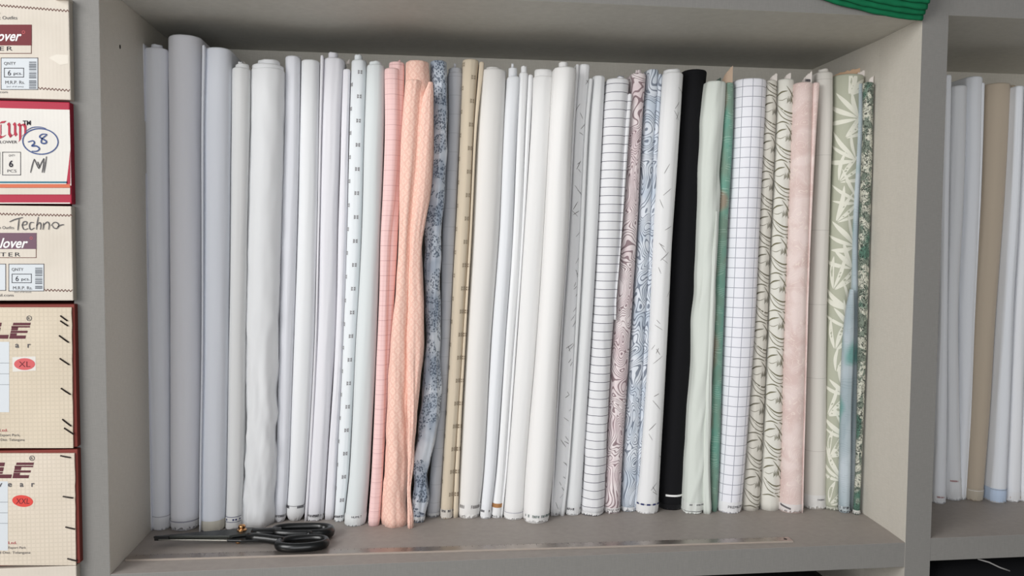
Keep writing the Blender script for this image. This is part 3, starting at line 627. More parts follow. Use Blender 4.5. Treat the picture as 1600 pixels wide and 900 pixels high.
def build_roll(key, idx):
    Yf, lv, zt, L, cores, flaps = ROLLS[key]; st = S[key]
    zb = .0055 if key[0] == 'Q' else 0.0
    c, kind, kw = st['mat']; kw = dict(kw); kw.setdefault('seed', idx * 1.7); kw.setdefault('rough', st.get('rough', .88))
    mat = fabric(key.lower(), c, kind, **kw)
    cx0, a0 = lv[0][1], lv[0][2]
    t = thing('fabric_roll', st['label'], 'fabric roll', (cx0, Yf + a0, zb), 'cloth rolls in the main bay' if key[0] == 'R' else 'cloth rolls in the right-hand bay')
    amp = st.get('amp', .0007); low = st.get('low', 0); seed = idx * 3.7
    B = Roll(Yf, lv, zt, L, zb, amp, low, seed, st.get('rb', .93), st.get('diag', 0))
    mats = [mat]; dec = []
    U0 = PI * a0 / 2
    d = st.get('decal')
    if d == 'sqA': mats.append(plain('motif_grey', (146, 144, 146), .8)); dec = squares([(.0028, .06), (-.0132, .56)], .0396, .035, zt - .01, 1, .0064)
    if d == 'sqB': mats.append(plain('motif_brown', (164, 150, 130), .8)); dec = squares([(.0060, .3), (-.0155, .85)], .0392, .03, zt - .006, 1, .0072)
    if d == 'dashA': mats.append(M['grey_ink']); dec = dashes(5, .008, .03, zt - .02, .036, 1, .015)
    if d == 'dashB': mats.append(M['grey_ink']); dec = dashes(11, .018, .05, zt - .03, .048, 1, .020)
    if d == 'leafA': mats.append(plain('stem_ink_a', (112, 108, 94), .8)); dec = leafy(U0, .005, zt - .03, .0655, 1, .004)
    if d == 'leafB': mats.append(plain('stem_ink_b', (118, 114, 92), .8)); dec = leafy(U0, .025, zt - .03, .0655, 1, .001)
    if d == 'bamboo': mats.append(plain('leaf_cream', (222, 221, 208), .7)); dec = bamboo(4, .024, .01, zt - .02)
    if st.get('band'):
        mats.append(M['white']); dec += bandrow(st['band'][0], st['band'][1], a0 * .75, len(mats) - 1)
    B.build('cloth', mats, t, decals=dec)
    # raised inner turns
    for q, (x, y, r, z) in enumerate(cores):
        core_mesh(x, y, r, zt - .006, max(z, zt + .001), mat, t, seed + q)
    # loose folded edges beside or over the roll
    for q, (fy, fl, fz, fb, fL) in enumerate(flaps):
        Fp = Roll(fy, fl, fz, fL, max(fb, zb), amp * (.5 if fl[0][2] < .004 else 1), low * .8, seed + 7 + q, .9)
        fd = []; fm = [mat]
        if key == 'R16': fm.append(plain('motif_brown_edge', (128, 112, 92), .8)); fd = squares([(.0, .55)], .0392, .02, fz * .6, 1, .0070)
        o = Fp.build('loose_edge', fm, t, decals=fd)
    # woven edge at the foot
    sv = st.get('selv')
    if sv:
        h, typ = sv; z0 = zb; fray = st.get('fray', .004)
        sm = fabric(key.lower() + '_selvedge', tint(c, .35 if key != 'R29' else 0), 'plain', seed=idx * 1.1)
        pm = M['ink']; ds = []; lab = None; z = z0 + h
        U = a0 * 1.35
        if typ == 'line': ds = bandrow(z - .002, .0009, U * 1.1); pm = M['pale_ink']
        elif typ == 'thick': ds = bandrow(z - .004, .0022, U * 1.1); pm = M['pale_ink']
        elif typ == 'cream': sm = SELV_CREAM; lab = 'cream unbleached edge band'
        elif typ == 'navydots':
            pm = M['navy']; ds = bandrow(z - .0012, .0008, U) + bandrow(z - .0095, .0008, U)
            for u in (-.010, .001, .005, .012): ds.append((rect_poly(u, z - .0068, u + .0024, z - .0038), 1))
            lab = 'white edge band with navy lines and dots'
        elif typ == 'glyph': ds = glyphs(z - .0045, -U * .95, U * .9, .0040, idx)
        elif typ == 'glyphbig': pm = M['grey_ink']; ds = glyphs(z - .0065, -U * .8, U * .15, .0058, idx) + [(rect_poly(U * .17 + k * .0016, z - .0065, U * .17 + k * .0016 + .001, z - .001), 1) for k in range(9)]
        elif typ == 'greenglyph': pm = M['green_ink']; ds = glyphs(z - .006, -U, U, .0046, idx)
        elif typ == 'redglyph': pm = M['red_ink']; ds = glyphs(z - .005, -U * .6, U * .1, .0030, idx)
        elif typ == 'darkbar':
            ds = [(rect_poly(-U * .9 + k * .0022, z - .005, -U * .9 + k * .0022 + .0015, z - .001), 1) for k in range(4)] + [(rect_poly(U * .2 + k * .0024, z - .0048, U * .2 + k * .0024 + .0016, z - .0012), 1) for k in range(5)]
            ds += bandrow(z - .0010, .0007, U)
        elif typ == 'boxed': ds = bandrow(z - .001, .0006, U) + bandrow(z - .0075, .0006, U) + glyphs(z - .0058, -U * .7, U * .7, .0034, idx)
        elif typ == 'brown': sm = sm
        elif typ == 'navybar': pm = M['navy']; ds = [(rect_poly(-U + k * .0105, z - .0045, -U + k * .0105 + .006, z - .0015), 1) for k in range(5)] + bandrow(z - .0034, .0006, U)
        elif typ == 'line2': ds = bandrow(z - .016, .0008, U) + glyphs(z - .005, -U * .5, U * .7, .0026, idx)
        elif typ == 'slant': ds = [(rect_poly(-U + k * .0018, z - .0005 - k * .0005, -U + k * .0018 + .0013, z + .003 - k * .0005), 1) for k in range(11)]; ds = [((([(x, y - .004) for x, y in p[0]]), p[1]), m) for p, m in ds]
        elif typ == 'faint': pm = M['grey_ink']; ds = glyphs(z - .0045, -U * .6, U * .6, .0026, idx)
        elif typ == 'creamline': sm = SELV_TAUPE; pm = M['white']; ds = bandrow(z - .003, .0007, U)
        elif typ == 'blue': sm = SELV_BLUE; pm = M['grey_ink']; ds = bandrow(z - .002, .0006, U)
        elif typ == 'brownlow': pm = M['brown_band']; ds = [(rect_poly(-U * .6, z - .012, U * .5, z - .008), 1)]
        if st.get('text'):
            s_, tz, ts = st['text']
            v, f = text_poly(s_, ts); w = max(x for x, y in v)
            ds = ds + text_row(s_, zb + tz, -w / 2 + a0 * .15, ts)
            pm = M['ink']
        B.selvedge(h, [sm, pm], t, fray, ds, label=lab)
        if typ == 'brown':
            Bb = Roll(Yf, lv, zt, L, zb, amp, low, seed, .93)
            V = [];
            n = 24; vv = []; ff = []
            for i in range(n + 1):
                u = -U + 2 * U * i / n
                for zz in (.0185, .0255): vv.append(Bb.surf(u, zz, .0006)[0])
            for i in range(n): ff.append((2 * i, 2 * i + 2, 2 * i + 3, 2 * i + 1))
            o = mesh_obj('foil_band', vv, ff, plain('foil_brown', (176, 128, 84), .35, .3), t); o['label'] = 'shiny brown band'
    return t

ORDER = list(ROLLS.keys())
rolls = {}
for i, key in enumerate(ORDER):
    rolls[key] = build_roll(key, i + 1)

# ragged paper and cloth ends sticking up from some rolls
def ragged(name, parent, x0, x1, y, z0, z1, mat, seed, peak=1.0, lab=None, marks=None, thick=.0012):
    rnd = random.Random(seed); n = 12; V = []; F = []
    for s in (0, 1):
        for i in range(n + 1):
            f = i / n; x = x0 + (x1 - x0) * f
            top = z0 + (z1 - z0) * ((f if peak > 0 else 1 - f) ** .8 * .8 + .2) + rnd.uniform(-.0015, .0015)
            yy = y + s * thick + .004 * math.sin(f * PI)
            V += [(x, yy, z0), (x, yy, top)]
    m = 2 * (n + 1)
    for i in range(n):
        a = 2 * i
        F += [(a, a + 2, a + 3, a + 1), (m + a, m + a + 1, m + a + 3, m + a + 2), (a + 1, a + 3, m + a + 3, m + a + 1), (a, m + a, m + a + 2, a + 2)]
    F += [(0, 1, m + 1, m), (2 * n, m + 2 * n, m + 2 * n + 1, 2 * n + 1)]
    FM = [0] * len(F)
    mats = [mat]
    if marks:
        mats.append(M['ink'])
        for k in range(marks):
            f = .35 + .5 * k / marks; x = x0 + (x1 - x0) * f; b = len(V)
            V += [(x, y - .0006, z0 + .007), (x + .0012, y - .0006, z0 + .007), (x + .0012, y - .0006, z0 + .0115), (x, y - .0006, z0 + .0115)]
            F.append((b, b + 1, b + 2, b + 3)); FM.append(1)
    o = mesh_obj(name, V, F, mats, parent, False, FM)
    if lab: o['label'] = lab
    return o
PAPER = plain('paper_buff', (196, 172, 150), .8)
PAPERW = plain('paper_white', (222, 214, 208), .8)
PEACH = plain('paper_peach', (205, 172, 142), .7)
def tip(key, dx0, dx1, dz, mat, seed, peak=1, dy=0.0, lab=None, z0=-.004, marks=None):
    Yf, lv, zt = ROLLS[key][:3]; cx, a = lv[-1][1], lv[-1][2]
    return ragged('loose_end', rolls[key], cx + dx0 * a, cx + dx1 * a, Yf + a + dy, zt + z0, zt + dz, mat, seed, peak, lab, marks)
tip('R31', -1.6, .9, .030, PAPER, 3, 1, .002, 'torn buff paper tag')
tip('R33', -.4, 1.0, .013, PAPERW, 4, 1, -.002)
tip('R34', -.3, .6, .013, PAPERW, 5, 1, -.002)
tip('R35', -.2, .95, .021, PAPERW, 6, 1, .0, 'printed white cloth end', marks=6)
tip('R37', -.95, .98, .018, PEACH, 7, 1, .004, 'peach paper lining')
tip('R37', .2, 1.0, .010, PAPERW, 8, 1, -.012)
tip('R39', .0, 1.0, .012, PAPERW, 9, 1)
tip('R5', -.2, .9, .018, PAPERW, 10, -1, .03)
tip('R9', .95, 1.35, .004, PAPERW, 12, 1, .01)
tip('R12', -.6, .4, .004, plain('pink_end', (226, 178, 178), .8), 13, 1)
tip('R30', -.2, .6, .008, plain('dark_end', (70, 84, 76), .8), 14, 1)
for t in rolls.values(): finish(t)

# ------------------------------------------------------------------ shelving unit
unit = thing('shelving_unit', 'grey laminate shelving unit with open bays holding rolls of cloth', 'shelf', (.6, 0, -.6))
D = .363
def panel(name, lo, hi, inner, parent=unit, label=None, faces=None):
    """board whose front edge (facing the viewer) carries the grey edge band"""
    b = MB(); b.box(lo, hi)
    o = b.build(name, [inner, M['edge']], parent, False, .0006)
    for p in o.data.polygons:
        if p.normal.y < -.9: p.material_index = 1
    if label: o['label'] = label
    return o
panel('side_panel', (-.0405, 0, -.6), (0, D, 1.15), M['linen'])
# the right panel bows slightly outwards behind its front edge
b = MB(); b.prism([(1.2, 0), (1.243, 0), (1.243, D), (1.2085, D), (1.2100, .13), (1.2055, .06)], -.6, 1.15)
o = b.build('side_panel', [M['linen'], M['edge']], unit, False)
for p in o.data.polygons:
    if p.normal.y < -.9 and p.center.y < .01: p.material_index = 1
panel('side_panel', (1.90, 0, -.6), (1.943, D, 1.15), M['linen'])
panel('side_panel', (-.66, 0, -.6), (-.62, D, 1.15), M['linen'])
panel('shelf_board', (0, .0005, -.0395), (1.214, D, 0), M['shelf'])
panel('shelf_board', (0, .0005, .821), (1.214, D, .861), M['ceil'])
panel('shelf_board', (1.243, .0005, -.0315), (1.9, D, .0055), M['shelf'])
panel('shelf_board', (1.243, .0005, .8265), (1.9, D, .866), M['ceil'])
panel('shelf_board', (-.62, .0005, -.22), (-.0405, D, -.185), M['shelf'])
for x0, x1 in ((0, 1.2), (1.243, 1.9), (-.62, -.0405)):
    panel('shelf_board', (x0, .0005, -.6), (x1, D, -.56), M['shelf'])
    panel('shelf_board', (x0, .0005, 1.11), (x1, D, 1.15), M['ceil'])
b = MB(); b.box((-.66, D, -.6), (1.943, D + .012, 1.15)); b.build('back_panel', [M['linen']], unit)
# screw holes and a chip in the side panels
def disc(x, y, z, r, nx):
    r *= 1.5
    n = 10; V = []; F = []
    for k in range(n):
        th = 2 * PI * k / n
        V.append((x + nx * .0004, y + r * math.cos(th), z + r * 1.3 * math.sin(th)))
    V += [(x - nx * .001, v[1], v[2]) for v in V[:n]]
    F.append(tuple(range(n)))
    for k in range(n): F.append((k, (k + 1) % n, n + (k + 1) % n, n + k))
    o = mesh_obj('screw_hole', V, F, M['hole'], unit, False); return o
disc(0, .075, .752, .0016, 1); disc(1.2092, .262, .775, .0016, -1); disc(0, .30, .60, .0016, 1)
# linen-textured crumb and scuffs stay in the laminate
finish(unit)

# ------------------------------------------------------------------ steel rule
def steel_mat():
    t = NT('brushed_steel'); t.b.inputs['Metallic'].default_value = .75
    tc = t.new('TexCoord'); n = t.noise(tc.outputs['Object'], 14, 3)
    t.put(t.b.inputs['Base Color'], t.mix(n, srgb((138, 128, 122)), srgb((184, 174, 166))))
    t.put(t.b.inputs['Roughness'], t.math('ADD', .16, t.math('MULTIPLY', n, .25)))
    return t.m
ruler = thing('steel_ruler', 'long thin shiny metal ruler lying along the front of the shelf', 'ruler', (.5, .04, 0))
A = Vector((.004, .0462, 0)); Bv = Vector((1.022, .0185, 0)); dr = (Bv - A).normalized(); nr = Vector((-dr.y, dr.x, 0))
def rp(s, w, z): p = A + dr * s + nr * w; return (p.x, p.y, z)
Lr = (Bv - A).length
V = []; F = []; cs = [(0, 0), (0, .0016), (.0016, .0024), (.0185, .0024), (.019, .0012), (.019, 0)]
for i in range(41):
    s = Lr * i / 40
    V += [rp(s, w, .0001 + z) for w, z in cs]
n = len(cs)
for i in range(40):
    for k in range(n): F.append((i * n + k, (i + 1) * n + k, (i + 1) * n + (k + 1) % n, i * n + (k + 1) % n))
F.append(tuple(range(n))); F.append(tuple(40 * n + k for k in reversed(range(n))))
fmr = []
for i in range(40): fmr += [1, 1, 0, 0, 0, 0]
o = mesh_obj('blade', V, F, [steel_mat(), plain('rule_edge', (188, 176, 166), .3, .3)], ruler, False, fmr + [0, 0])
V = []; F = []
for i in range(0, 101):
    s = .01 + i * .01; w = .006 if i % 10 == 0 else (.0045 if i % 5 == 0 else .0028); b = len(V)
    V += [rp(s, .0185 - w, .00256), rp(s + .0005, .0185 - w, .00256), rp(s + .0005, .0185, .00256), rp(s, .0185, .00256)]
    F.append((b, b + 1, b + 2, b + 3))
o = mesh_obj('scale_marks', V, F, M['ink'], ruler, False)
V = []; F = []
for k in range(16):
    th = 2 * PI * k / 16; p = A + dr * (Lr - .009) + nr * .0095
    V.append((p.x + .0028 * math.cos(th), p.y + .0028 * math.sin(th), .00256))
F.append(tuple(range(16))); mesh_obj('hanging_hole', V, F, M['hole'], ruler, False)
finish(ruler)

# ------------------------------------------------------------------ tailor's shears
shears = thing('scissors', "black-handled tailor's scissors lying on the shelf with a brass pivot screw", 'scissors', (.15, .12, 0))
def blk(name, c, r, coat=0.0, metal=0.0):
    return plain(name, c, r, metal, .5, coat)
BLADE = blk('blade_dark', (58, 60, 58), .38, 0, .7); BLACK = blk('handle_black', (12, 14, 15), .30, .12)
STEEL = blk('blade_edge', (170, 168, 160), .3, 0, .9); BRASS = blk('brass', (196, 150, 104), .25, 0, 1.0)
b = MB(); z0 = .0085
b.prism([(.0245, .1080), (.140, .0985), (.150, .101), (.196, .1120), (.190, .130), (.160, .133), (.140, .128), (.08, .119)], z0 + .0022, z0 + .0062)
b.build('upper_blade', [BLADE], shears, False, .0008)
b = MB()
b.prism([(.0255, .1060), (.1385, .0905), (.1385, .0985), (.145, .110), (.05, .108)], z0, z0 + .0018)
o = b.build('lower_blade', [STEEL], shears, False, .0003); o['label'] = 'bright ground edge of the lower blade'
b = MB()
b.prism([(.138, .092), (.160, .088), (.196, .088), (.196, .112), (.150, .112)], z0 - .002, z0 + .0018)
b.build('ricasso', [BLACK], shears, False, .0008)
b = MB(); b.prism([(.027 + .0, .1086), (.0265, .1052), (.048, .1045), (.050, .1095)], z0 - .0005, z0 + .0066)
b.build('blade_tip', [BLACK], shears, False, .0004)
# pivot screw: washer, domed head with slot, nut below
def lathe(prof, cx, cy, n=20):
    V = []; F = []
    for r, z in prof:
        for k in range(n): th = 2 * PI * k / n; V.append((cx + r * math.cos(th), cy + r * math.sin(th), z))
    for j in range(len(prof) - 1):
        for k in range(n): F.append((j * n + k, j * n + (k + 1) % n, (j + 1) * n + (k + 1) % n, (j + 1) * n + k))
    F.append(tuple((len(prof) - 1) * n + k for k in range(n))); F.append(tuple(reversed(range(n))))
    return V, F
zz = z0 + .0062
V, F = lathe([(.0075, zz), (.0075, zz + .0012), (.0068, zz + .0018), (.0048, zz + .0019), (.0048, zz + .0040), (.0056, zz + .0046), (.0056, zz + .0072), (.0046, zz + .0086), (.002, zz + .0092)], .1545, .121)
mesh_obj('pivot_screw', V, F, BRASS, shears)
V, F = lathe([(.003, z0 - .0062), (.004, z0 - .005), (.004, z0 - .002)], .1535, .098)
mesh_obj('pivot_nut', V, F, BRASS, shears)
def loop(cx, cy, rx, ry, z, tilt=0.0, sq=2.4, n=48, rot=0.0):
    P = []
    for i in range(n):
        th = 2 * PI * i / n; c, s_ = math.cos(th), math.sin(th)
        x = rx * math.copysign(abs(c) ** (2 / sq), c); y = ry * math.copysign(abs(s_) ** (2 / sq), s_)
        P.append((cx + x * math.cos(rot) - y * math.sin(rot), cy + x * math.sin(rot) + y * math.cos(rot), z + tilt * y))
    return P
b = MB()
b.tube(loop(.2480, .1180, .0445, .0165, .0098, 0, 2.6, 56, -.05), lambda f: .0045 + .0022 * (math.cos(2 * PI * f) > .6), .0090, 12)
b.tube([(.172, .116, .012), (.186, .113, .012), (.200, .113, .012), (.216, .115, .012)], lambda f: .0090 - .002 * f, .0075, 12, False)
b.build('finger_handle', [BLACK], shears, True)
b = MB()
b.tube(loop(.2550, .0705, .0360, .0185, .0088, 0, 2.2, 56, .04), lambda f: .0046 + .0016 * math.sin(PI * f) ** 2, .0074, 12)
b.tube([(.168, .1015, .010), (.182, .097, .0105), (.200, .090, .0105), (.216, .083, .0100), (.226, .078, .0100)], lambda f: .0080 - .002 * f, .0072, 12, False)
b.build('thumb_handle', [BLACK], shears, True)
V, F = lathe([(.0045, .004), (.0058, .009), (.0052, .0145), (.003, .0175)], .262, .0990)
mesh_obj('handle_stop', V, F, BLACK, shears)
finish(shears)

# ------------------------------------------------------------------ green cloth hanging over the upper shelf
def green_mat():
    t = NT('green_cloth'); tc = t.new('TexCoord'); n = t.noise(tc.outputs['Object'], 60, 3)
    t.put(t.b.inputs['Base Color'], t.mix(n, srgb((8, 92, 58)), srgb((18, 122, 80))))
    t.bump(t.noise(tc.outputs['Object'], 900, 2), .3, .0006)
    return t.m
GREEN = green_mat()
cloth = thing('folded_cloth', 'green folded cloth hanging over the front of the upper shelf', 'cloth', (1.1, 0, .861))
def drape(i, zlow0, zlow1, y0, x0, x1, thick, seed):
    """one folded layer: lies on the board, rolls over its front edge and hangs down"""
    V = []; F = []; nx = 30; prof = []
    for a in range(nx + 1):
        f = a / nx; x = x0 + (x1 - x0) * f
        zl = zlow0 + (zlow1 - zlow0) * (1 - (1 - f) ** 1.7) + .0012 * noise.noise(Vector((f * 6, seed, 0)))
        yo = -y0 - .0010 * noise.noise(Vector((f * 4, seed, 2)))
        zt = .8625 + i * .0045
        cen = [(.16, zt), (.05, zt), (.008, zt), (yo + .004, zt - .002), (yo, zt - .009), (yo - .0006, .5 * (zt + zl)), (yo - .001, zl + .003)]
        h = thick / 2
        out = []; inn = []
        for k, (y, z) in enumerate(cen):
            if k < 3: out.append((y, z + h)); inn.append((y, z - h * .8))
            elif k == 3: out.append((y - h * .7, z + h * .7)); inn.append((y + h * .5, z - h * .5))
            else: out.append((y - h, z)); inn.append((y + h, z))
        ring = out + [(yo - .001 - h * .7, zl + .0006), (yo - .001, zl), (yo - .001 + h * .7, zl + .0006)] + inn[::-1]
        prof = ring
        sc = min(1, (.15 + f * 9)) if False else 1
        V += [(x, y, z + .0008 * noise.noise(Vector((x * 60, y * 40 + seed, z * 60)))) for y, z in ring]
    m = len(prof)
    for a in range(nx):
        for k in range(m):
            F.append((a * m + k, (a + 1) * m + k, (a + 1) * m + (k + 1) % m, a * m + (k + 1) % m))
    F.append(tuple(range(m))); F.append(tuple(nx * m + k for k in reversed(range(m))))
    o = mesh_obj('fold_layer', V, F, GREEN, cloth, True)
    bm = bmesh.new(); bm.from_mesh(o.data); bmesh.ops.recalc_face_normals(bm, faces=bm.faces); bm.to_mesh(o.data); bm.free()
drape(0, .8445, .8150, .004, 1.016, 1.196, .0066, 1)
drape(1, .8470, .8215, .0105, 1.022, 1.195, .0066, 2)
drape(2, .8500, .8275, .0170, 1.040, 1.194, .0066, 3)
drape(3, .8540, .8345, .0235, 1.075, 1.193, .0066, 4)
drape(4, .8580, .8420, .0300, 1.10, 1.192, .0066, 5)
finish(cloth)

# ------------------------------------------------------------------ cartons in the left bay
XB = -.012
def FX(u, v): return -.12028 + .00080326 * u - 2.1325e-5 * v + 3.034e-8 * u * v
def FZ(u, v): return .791666 + 3.5018e-5 * u - .00086528 * v - 7.789e-8 * u * v
CREAM = None
def card(name, c, c2, grid=False):
    t = NT(name); tc = t.new('TexCoord'); sep = t.new('SeparateXYZ'); t.t.links.new(tc.outputs['Object'], sep.inputs[0])
    n = t.noise(tc.outputs['Object'], 9, 4, .6)
    out = t.mix(t.ramp(n, .35, .7), srgb(c), srgb(c2))
    if grid:
        g = t.math('MAXIMUM', line(t, sep.outputs[0], .0058, .0018), line(t, sep.outputs[2], .0058, .0018))
        out = t.mix(t.math('MULTIPLY', g, .14), out, srgb((150, 140, 118)))
    t.put(t.b.inputs['Base Color'], out); t.b.inputs['Roughness'].default_value = .6
    t.bump(t.math('SINE', t.math('MULTIPLY', sep.outputs[0], 1300)), .06, .0004)
    return t.m
M['card'] = card('cream_card', (206, 197, 184), (218, 209, 197))
M['cardw'] = card('white_card', (216, 212, 206), (225, 221, 214))
M['tan'] = card('tan_card', (206, 193, 173), (216, 203, 183), True)
M['tan2'] = card('tan_card_pale', (212, 200, 183), (222, 210, 194), True)
M['kraft'] = plain('carton_maroon', (128, 58, 50), .7)
M['crimson'] = plain('carton_crimson', (170, 28, 58), .5)
M['maroon'] = plain('label_maroon', (112, 40, 46), .6)
M['plum'] = plain('label_plum', (112, 84, 98), .6)
M['logo'] = plain('logo_maroon', (96, 50, 58), .7)
M['brown'] = plain('line_brown', (110, 74, 66), .7)
M['sticker'] = plain('sticker_white', (208, 213, 217), .6)
M['redlogo'] = plain('logo_red', (176, 44, 66), .6)
M['pen'] = plain('pen_blue', (60, 80, 130), .6)
M['pencil'] = plain('pencil_grey', (96, 94, 96), .8)
M['rose'] = plain('oval_rose', (206, 96, 98), .6)
M['rose2'] = plain('oval_red', (214, 74, 66), .6)
M['teal'] = plain('line_teal', (40, 110, 130), .6)
M['orange'] = plain('stripe_orange', (206, 110, 78), .6)
M['barcode'] = plain('barcode_grey', (120, 124, 130), .7)
M['staple'] = plain('staple_metal', (62, 56, 54), .4, .8)
M['tape'] = plain('clear_tape', (216, 208, 195), .3, 0, .4, .2)

class Face:
    """flat print on a carton face, coordinates u right, v down on the stack's front"""
    def __init__(s, y): s.y = y; s.v = []; s.f = []; s.m = []; s.mats = []; s.k = 0
    def mi(s, m):
        if m not in s.mats: s.mats.append(m)
        return s.mats.index(m)
    def poly(s, P, F, mat, lay=1):
        b = len(s.v); i = s.mi(mat)
        s.v += [(FX(u, v), s.y - .00018 * lay, FZ(u, v)) for u, v in P]
        for f in F: s.f.append(tuple(b + q for q in f)); s.m.append(i)
    def rect(s, u0, v0, u1, v1, mat, lay=1): s.poly([(u0, v0), (u1, v0), (u1, v1), (u0, v1)], [(0, 3, 2, 1)], mat, lay)
    def frame(s, u0, v0, u1, v1, w, mat, lay=2):
        s.rect(u0, v0, u1, v0 + w, mat, lay); s.rect(u0, v1 - w, u1, v1, mat, lay); s.rect(u0, v0, u0 + w, v1, mat, lay); s.rect(u1 - w, v0, u1, v1, mat, lay)
    def text(s, t, u, v, size, mat, lay=3, width=None, **k):
        P, F = text_poly(t, size / .7, **k)
        w = max(x for x, y in P); sx = (width / w) if width else 1
        s.poly([(u + x * sx, v - y) for x, y in P], F, mat, lay)
    def textr(s, t, u1, v, size, mat, lay=3, width=None, **k):
        P, F = text_poly(t, size / .7, **k); w = max(x for x, y in P); sx = (width / w) if width else 1
        s.poly([(u1 - w * sx + x * sx, v - y) for x, y in P], F, mat, lay)
    def stroke(s, pts, w, mat, lay=3, n=16, taper=(.6, .6)):
        if len(pts) == 2: pts = [pts[0], ((pts[0][0] + pts[1][0]) / 2, (pts[0][1] + pts[1][1]) / 2), pts[1]]
        P, F = stroke_poly(pts, w, taper, n); s.poly(P, F, mat, lay)
    def nib(s, pts, w, mat, lay=3, ang=.75):
        dx, dy = math.cos(ang) * w / 2, -math.sin(ang) * w / 2
        P = []
        for x, y in pts: P += [(x - dx, y - dy), (x + dx, y + dy)]
        s.poly(P, [(2 * i, 2 * i + 1, 2 * i + 3, 2 * i + 2) for i in range(len(pts) - 1)], mat, lay)
    def zig(s, u0, v0, u1, v1, mat):
        n = int((u1 - u0) / 2.6); pts = [(u0 + (u1 - u0) * i / n, v0 + (v1 - v0) * i / n + (1.7 if i % 2 else -1.7)) for i in range(n + 1)]
        for a, b in zip(pts, pts[1:]): s.stroke([a, b], 1.1, mat, 2, 2, (1, 1))
    def ellipse(s, cu, cv, a, b, mat, lay=2, n=32, rot=0):
        P = [(cu + a * math.cos(2 * PI * k / n) * math.cos(rot) - b * math.sin(2 * PI * k / n) * math.sin(rot), cv + a * math.cos(2 * PI * k / n) * math.sin(rot) + b * math.sin(2 * PI * k / n) * math.cos(rot)) for k in range(n)]
        s.poly(P, [tuple(range(n))], mat, lay)
    def ring(s, cu, cv, a, b, w, mat, lay=3, n=36, rot=0):
        P = []
        for k in range(n):
            th = 2 * PI * k / n
            for q in (0, w): P.append((cu + (a - q) * math.cos(th) * math.cos(rot) - (b - q) * math.sin(th) * math.sin(rot), cv + (a - q) * math.cos(th) * math.sin(rot) + (b - q) * math.sin(th) * math.cos(rot)))
        s.poly(P, [(2 * k, 2 * k + 1, 2 * ((k + 1) % n) + 1, 2 * ((k + 1) % n)) for k in range(n)], mat, lay)
    def build(s, name, parent, label=None):
        o = mesh_obj(name, s.v, s.f, s.mats, parent, False, s.m)
        if label: o['label'] = label
        return o

def carton(label, vtop, vbot, mat, ur, dy=0.0, side=None, depth=.30):
    z1 = FZ(60, vtop); z0 = FZ(60, vbot); xr = FX(ur, (vtop + vbot) / 2); xl = xr - .42; y = XB + dy
    t = thing('carton', label, 'box', ((xl + xr) / 2, y + depth / 2, z0), 'stacked cartons in the left bay')
    b = MB(); b.box((xl, y, z0 + .0004), (xr, y + depth, z1 - .0004))
    o = b.build('carton_body', [mat, side or mat], t, False, .0012)
    for p in o.data.polygons:
        if p.normal.y > -.5: p.material_index = 1
    return t, y

def staples(t, y, L):
    for (u0, v0, u1, v1) in L:
        p = Vector((FX(u0, v0), y - .0006, FZ(u0, v0))); q = Vector((FX(u1, v1), y - .0006, FZ(u1, v1)))
        b = MB(); b.tube([tuple(p), tuple((p + q) / 2 + Vector((0, -.0004, 0))), tuple(q)], .0011, .0010, 6, False)
        b.tube([tuple(p), tuple(p + Vector((0, .002, 0)))], .0008, .0008, 6, False) if False else None
        b.build('staple', [M['staple']], t)

def sticker(F, u0, v0, u1, v1, part=False):
    F.rect(u0, v0, u1, v1, M['sticker'], 1); F.frame(u0, v0, u1, v1, 1, M['pencil'], 2)
    F.text('QNTY', u0 + 5, v0 + 11, 4.6, M['pencil'], 3, width=18)
    F.frame(u0 + 5, v0 + 15.5, u0 + 36, v0 + 30, 1, M['ink'], 2)
    F.text('6', u0 + 11, v0 + 27, 8, M['ink'], 3); F.text('pcs.', u0 + 20, v0 + 26, 4.6, M['ink'], 3, width=13)
    F.text('M.R.P. Rs.', u0 + 7, v0 + 40, 5, M['pencil'], 3, width=30)
    F.text('(incl. of all taxes)', u0 + 9, v0 + 45, 2.2, M['barcode'], 3, width=26)
    rnd = random.Random(3); v = v0 + 6
    while v < v1 - 4:
        h = rnd.choice((.7, 1.2, 2.0)); F.rect(u1 - 14, v, u1 - 3, v + h, M['barcode'], 3); v += h + rnd.choice((.6, 1.1))
        if abs(v - v0 - 19) < 1.2 or abs(v - v0 - 33) < 1.2: v += 1.8

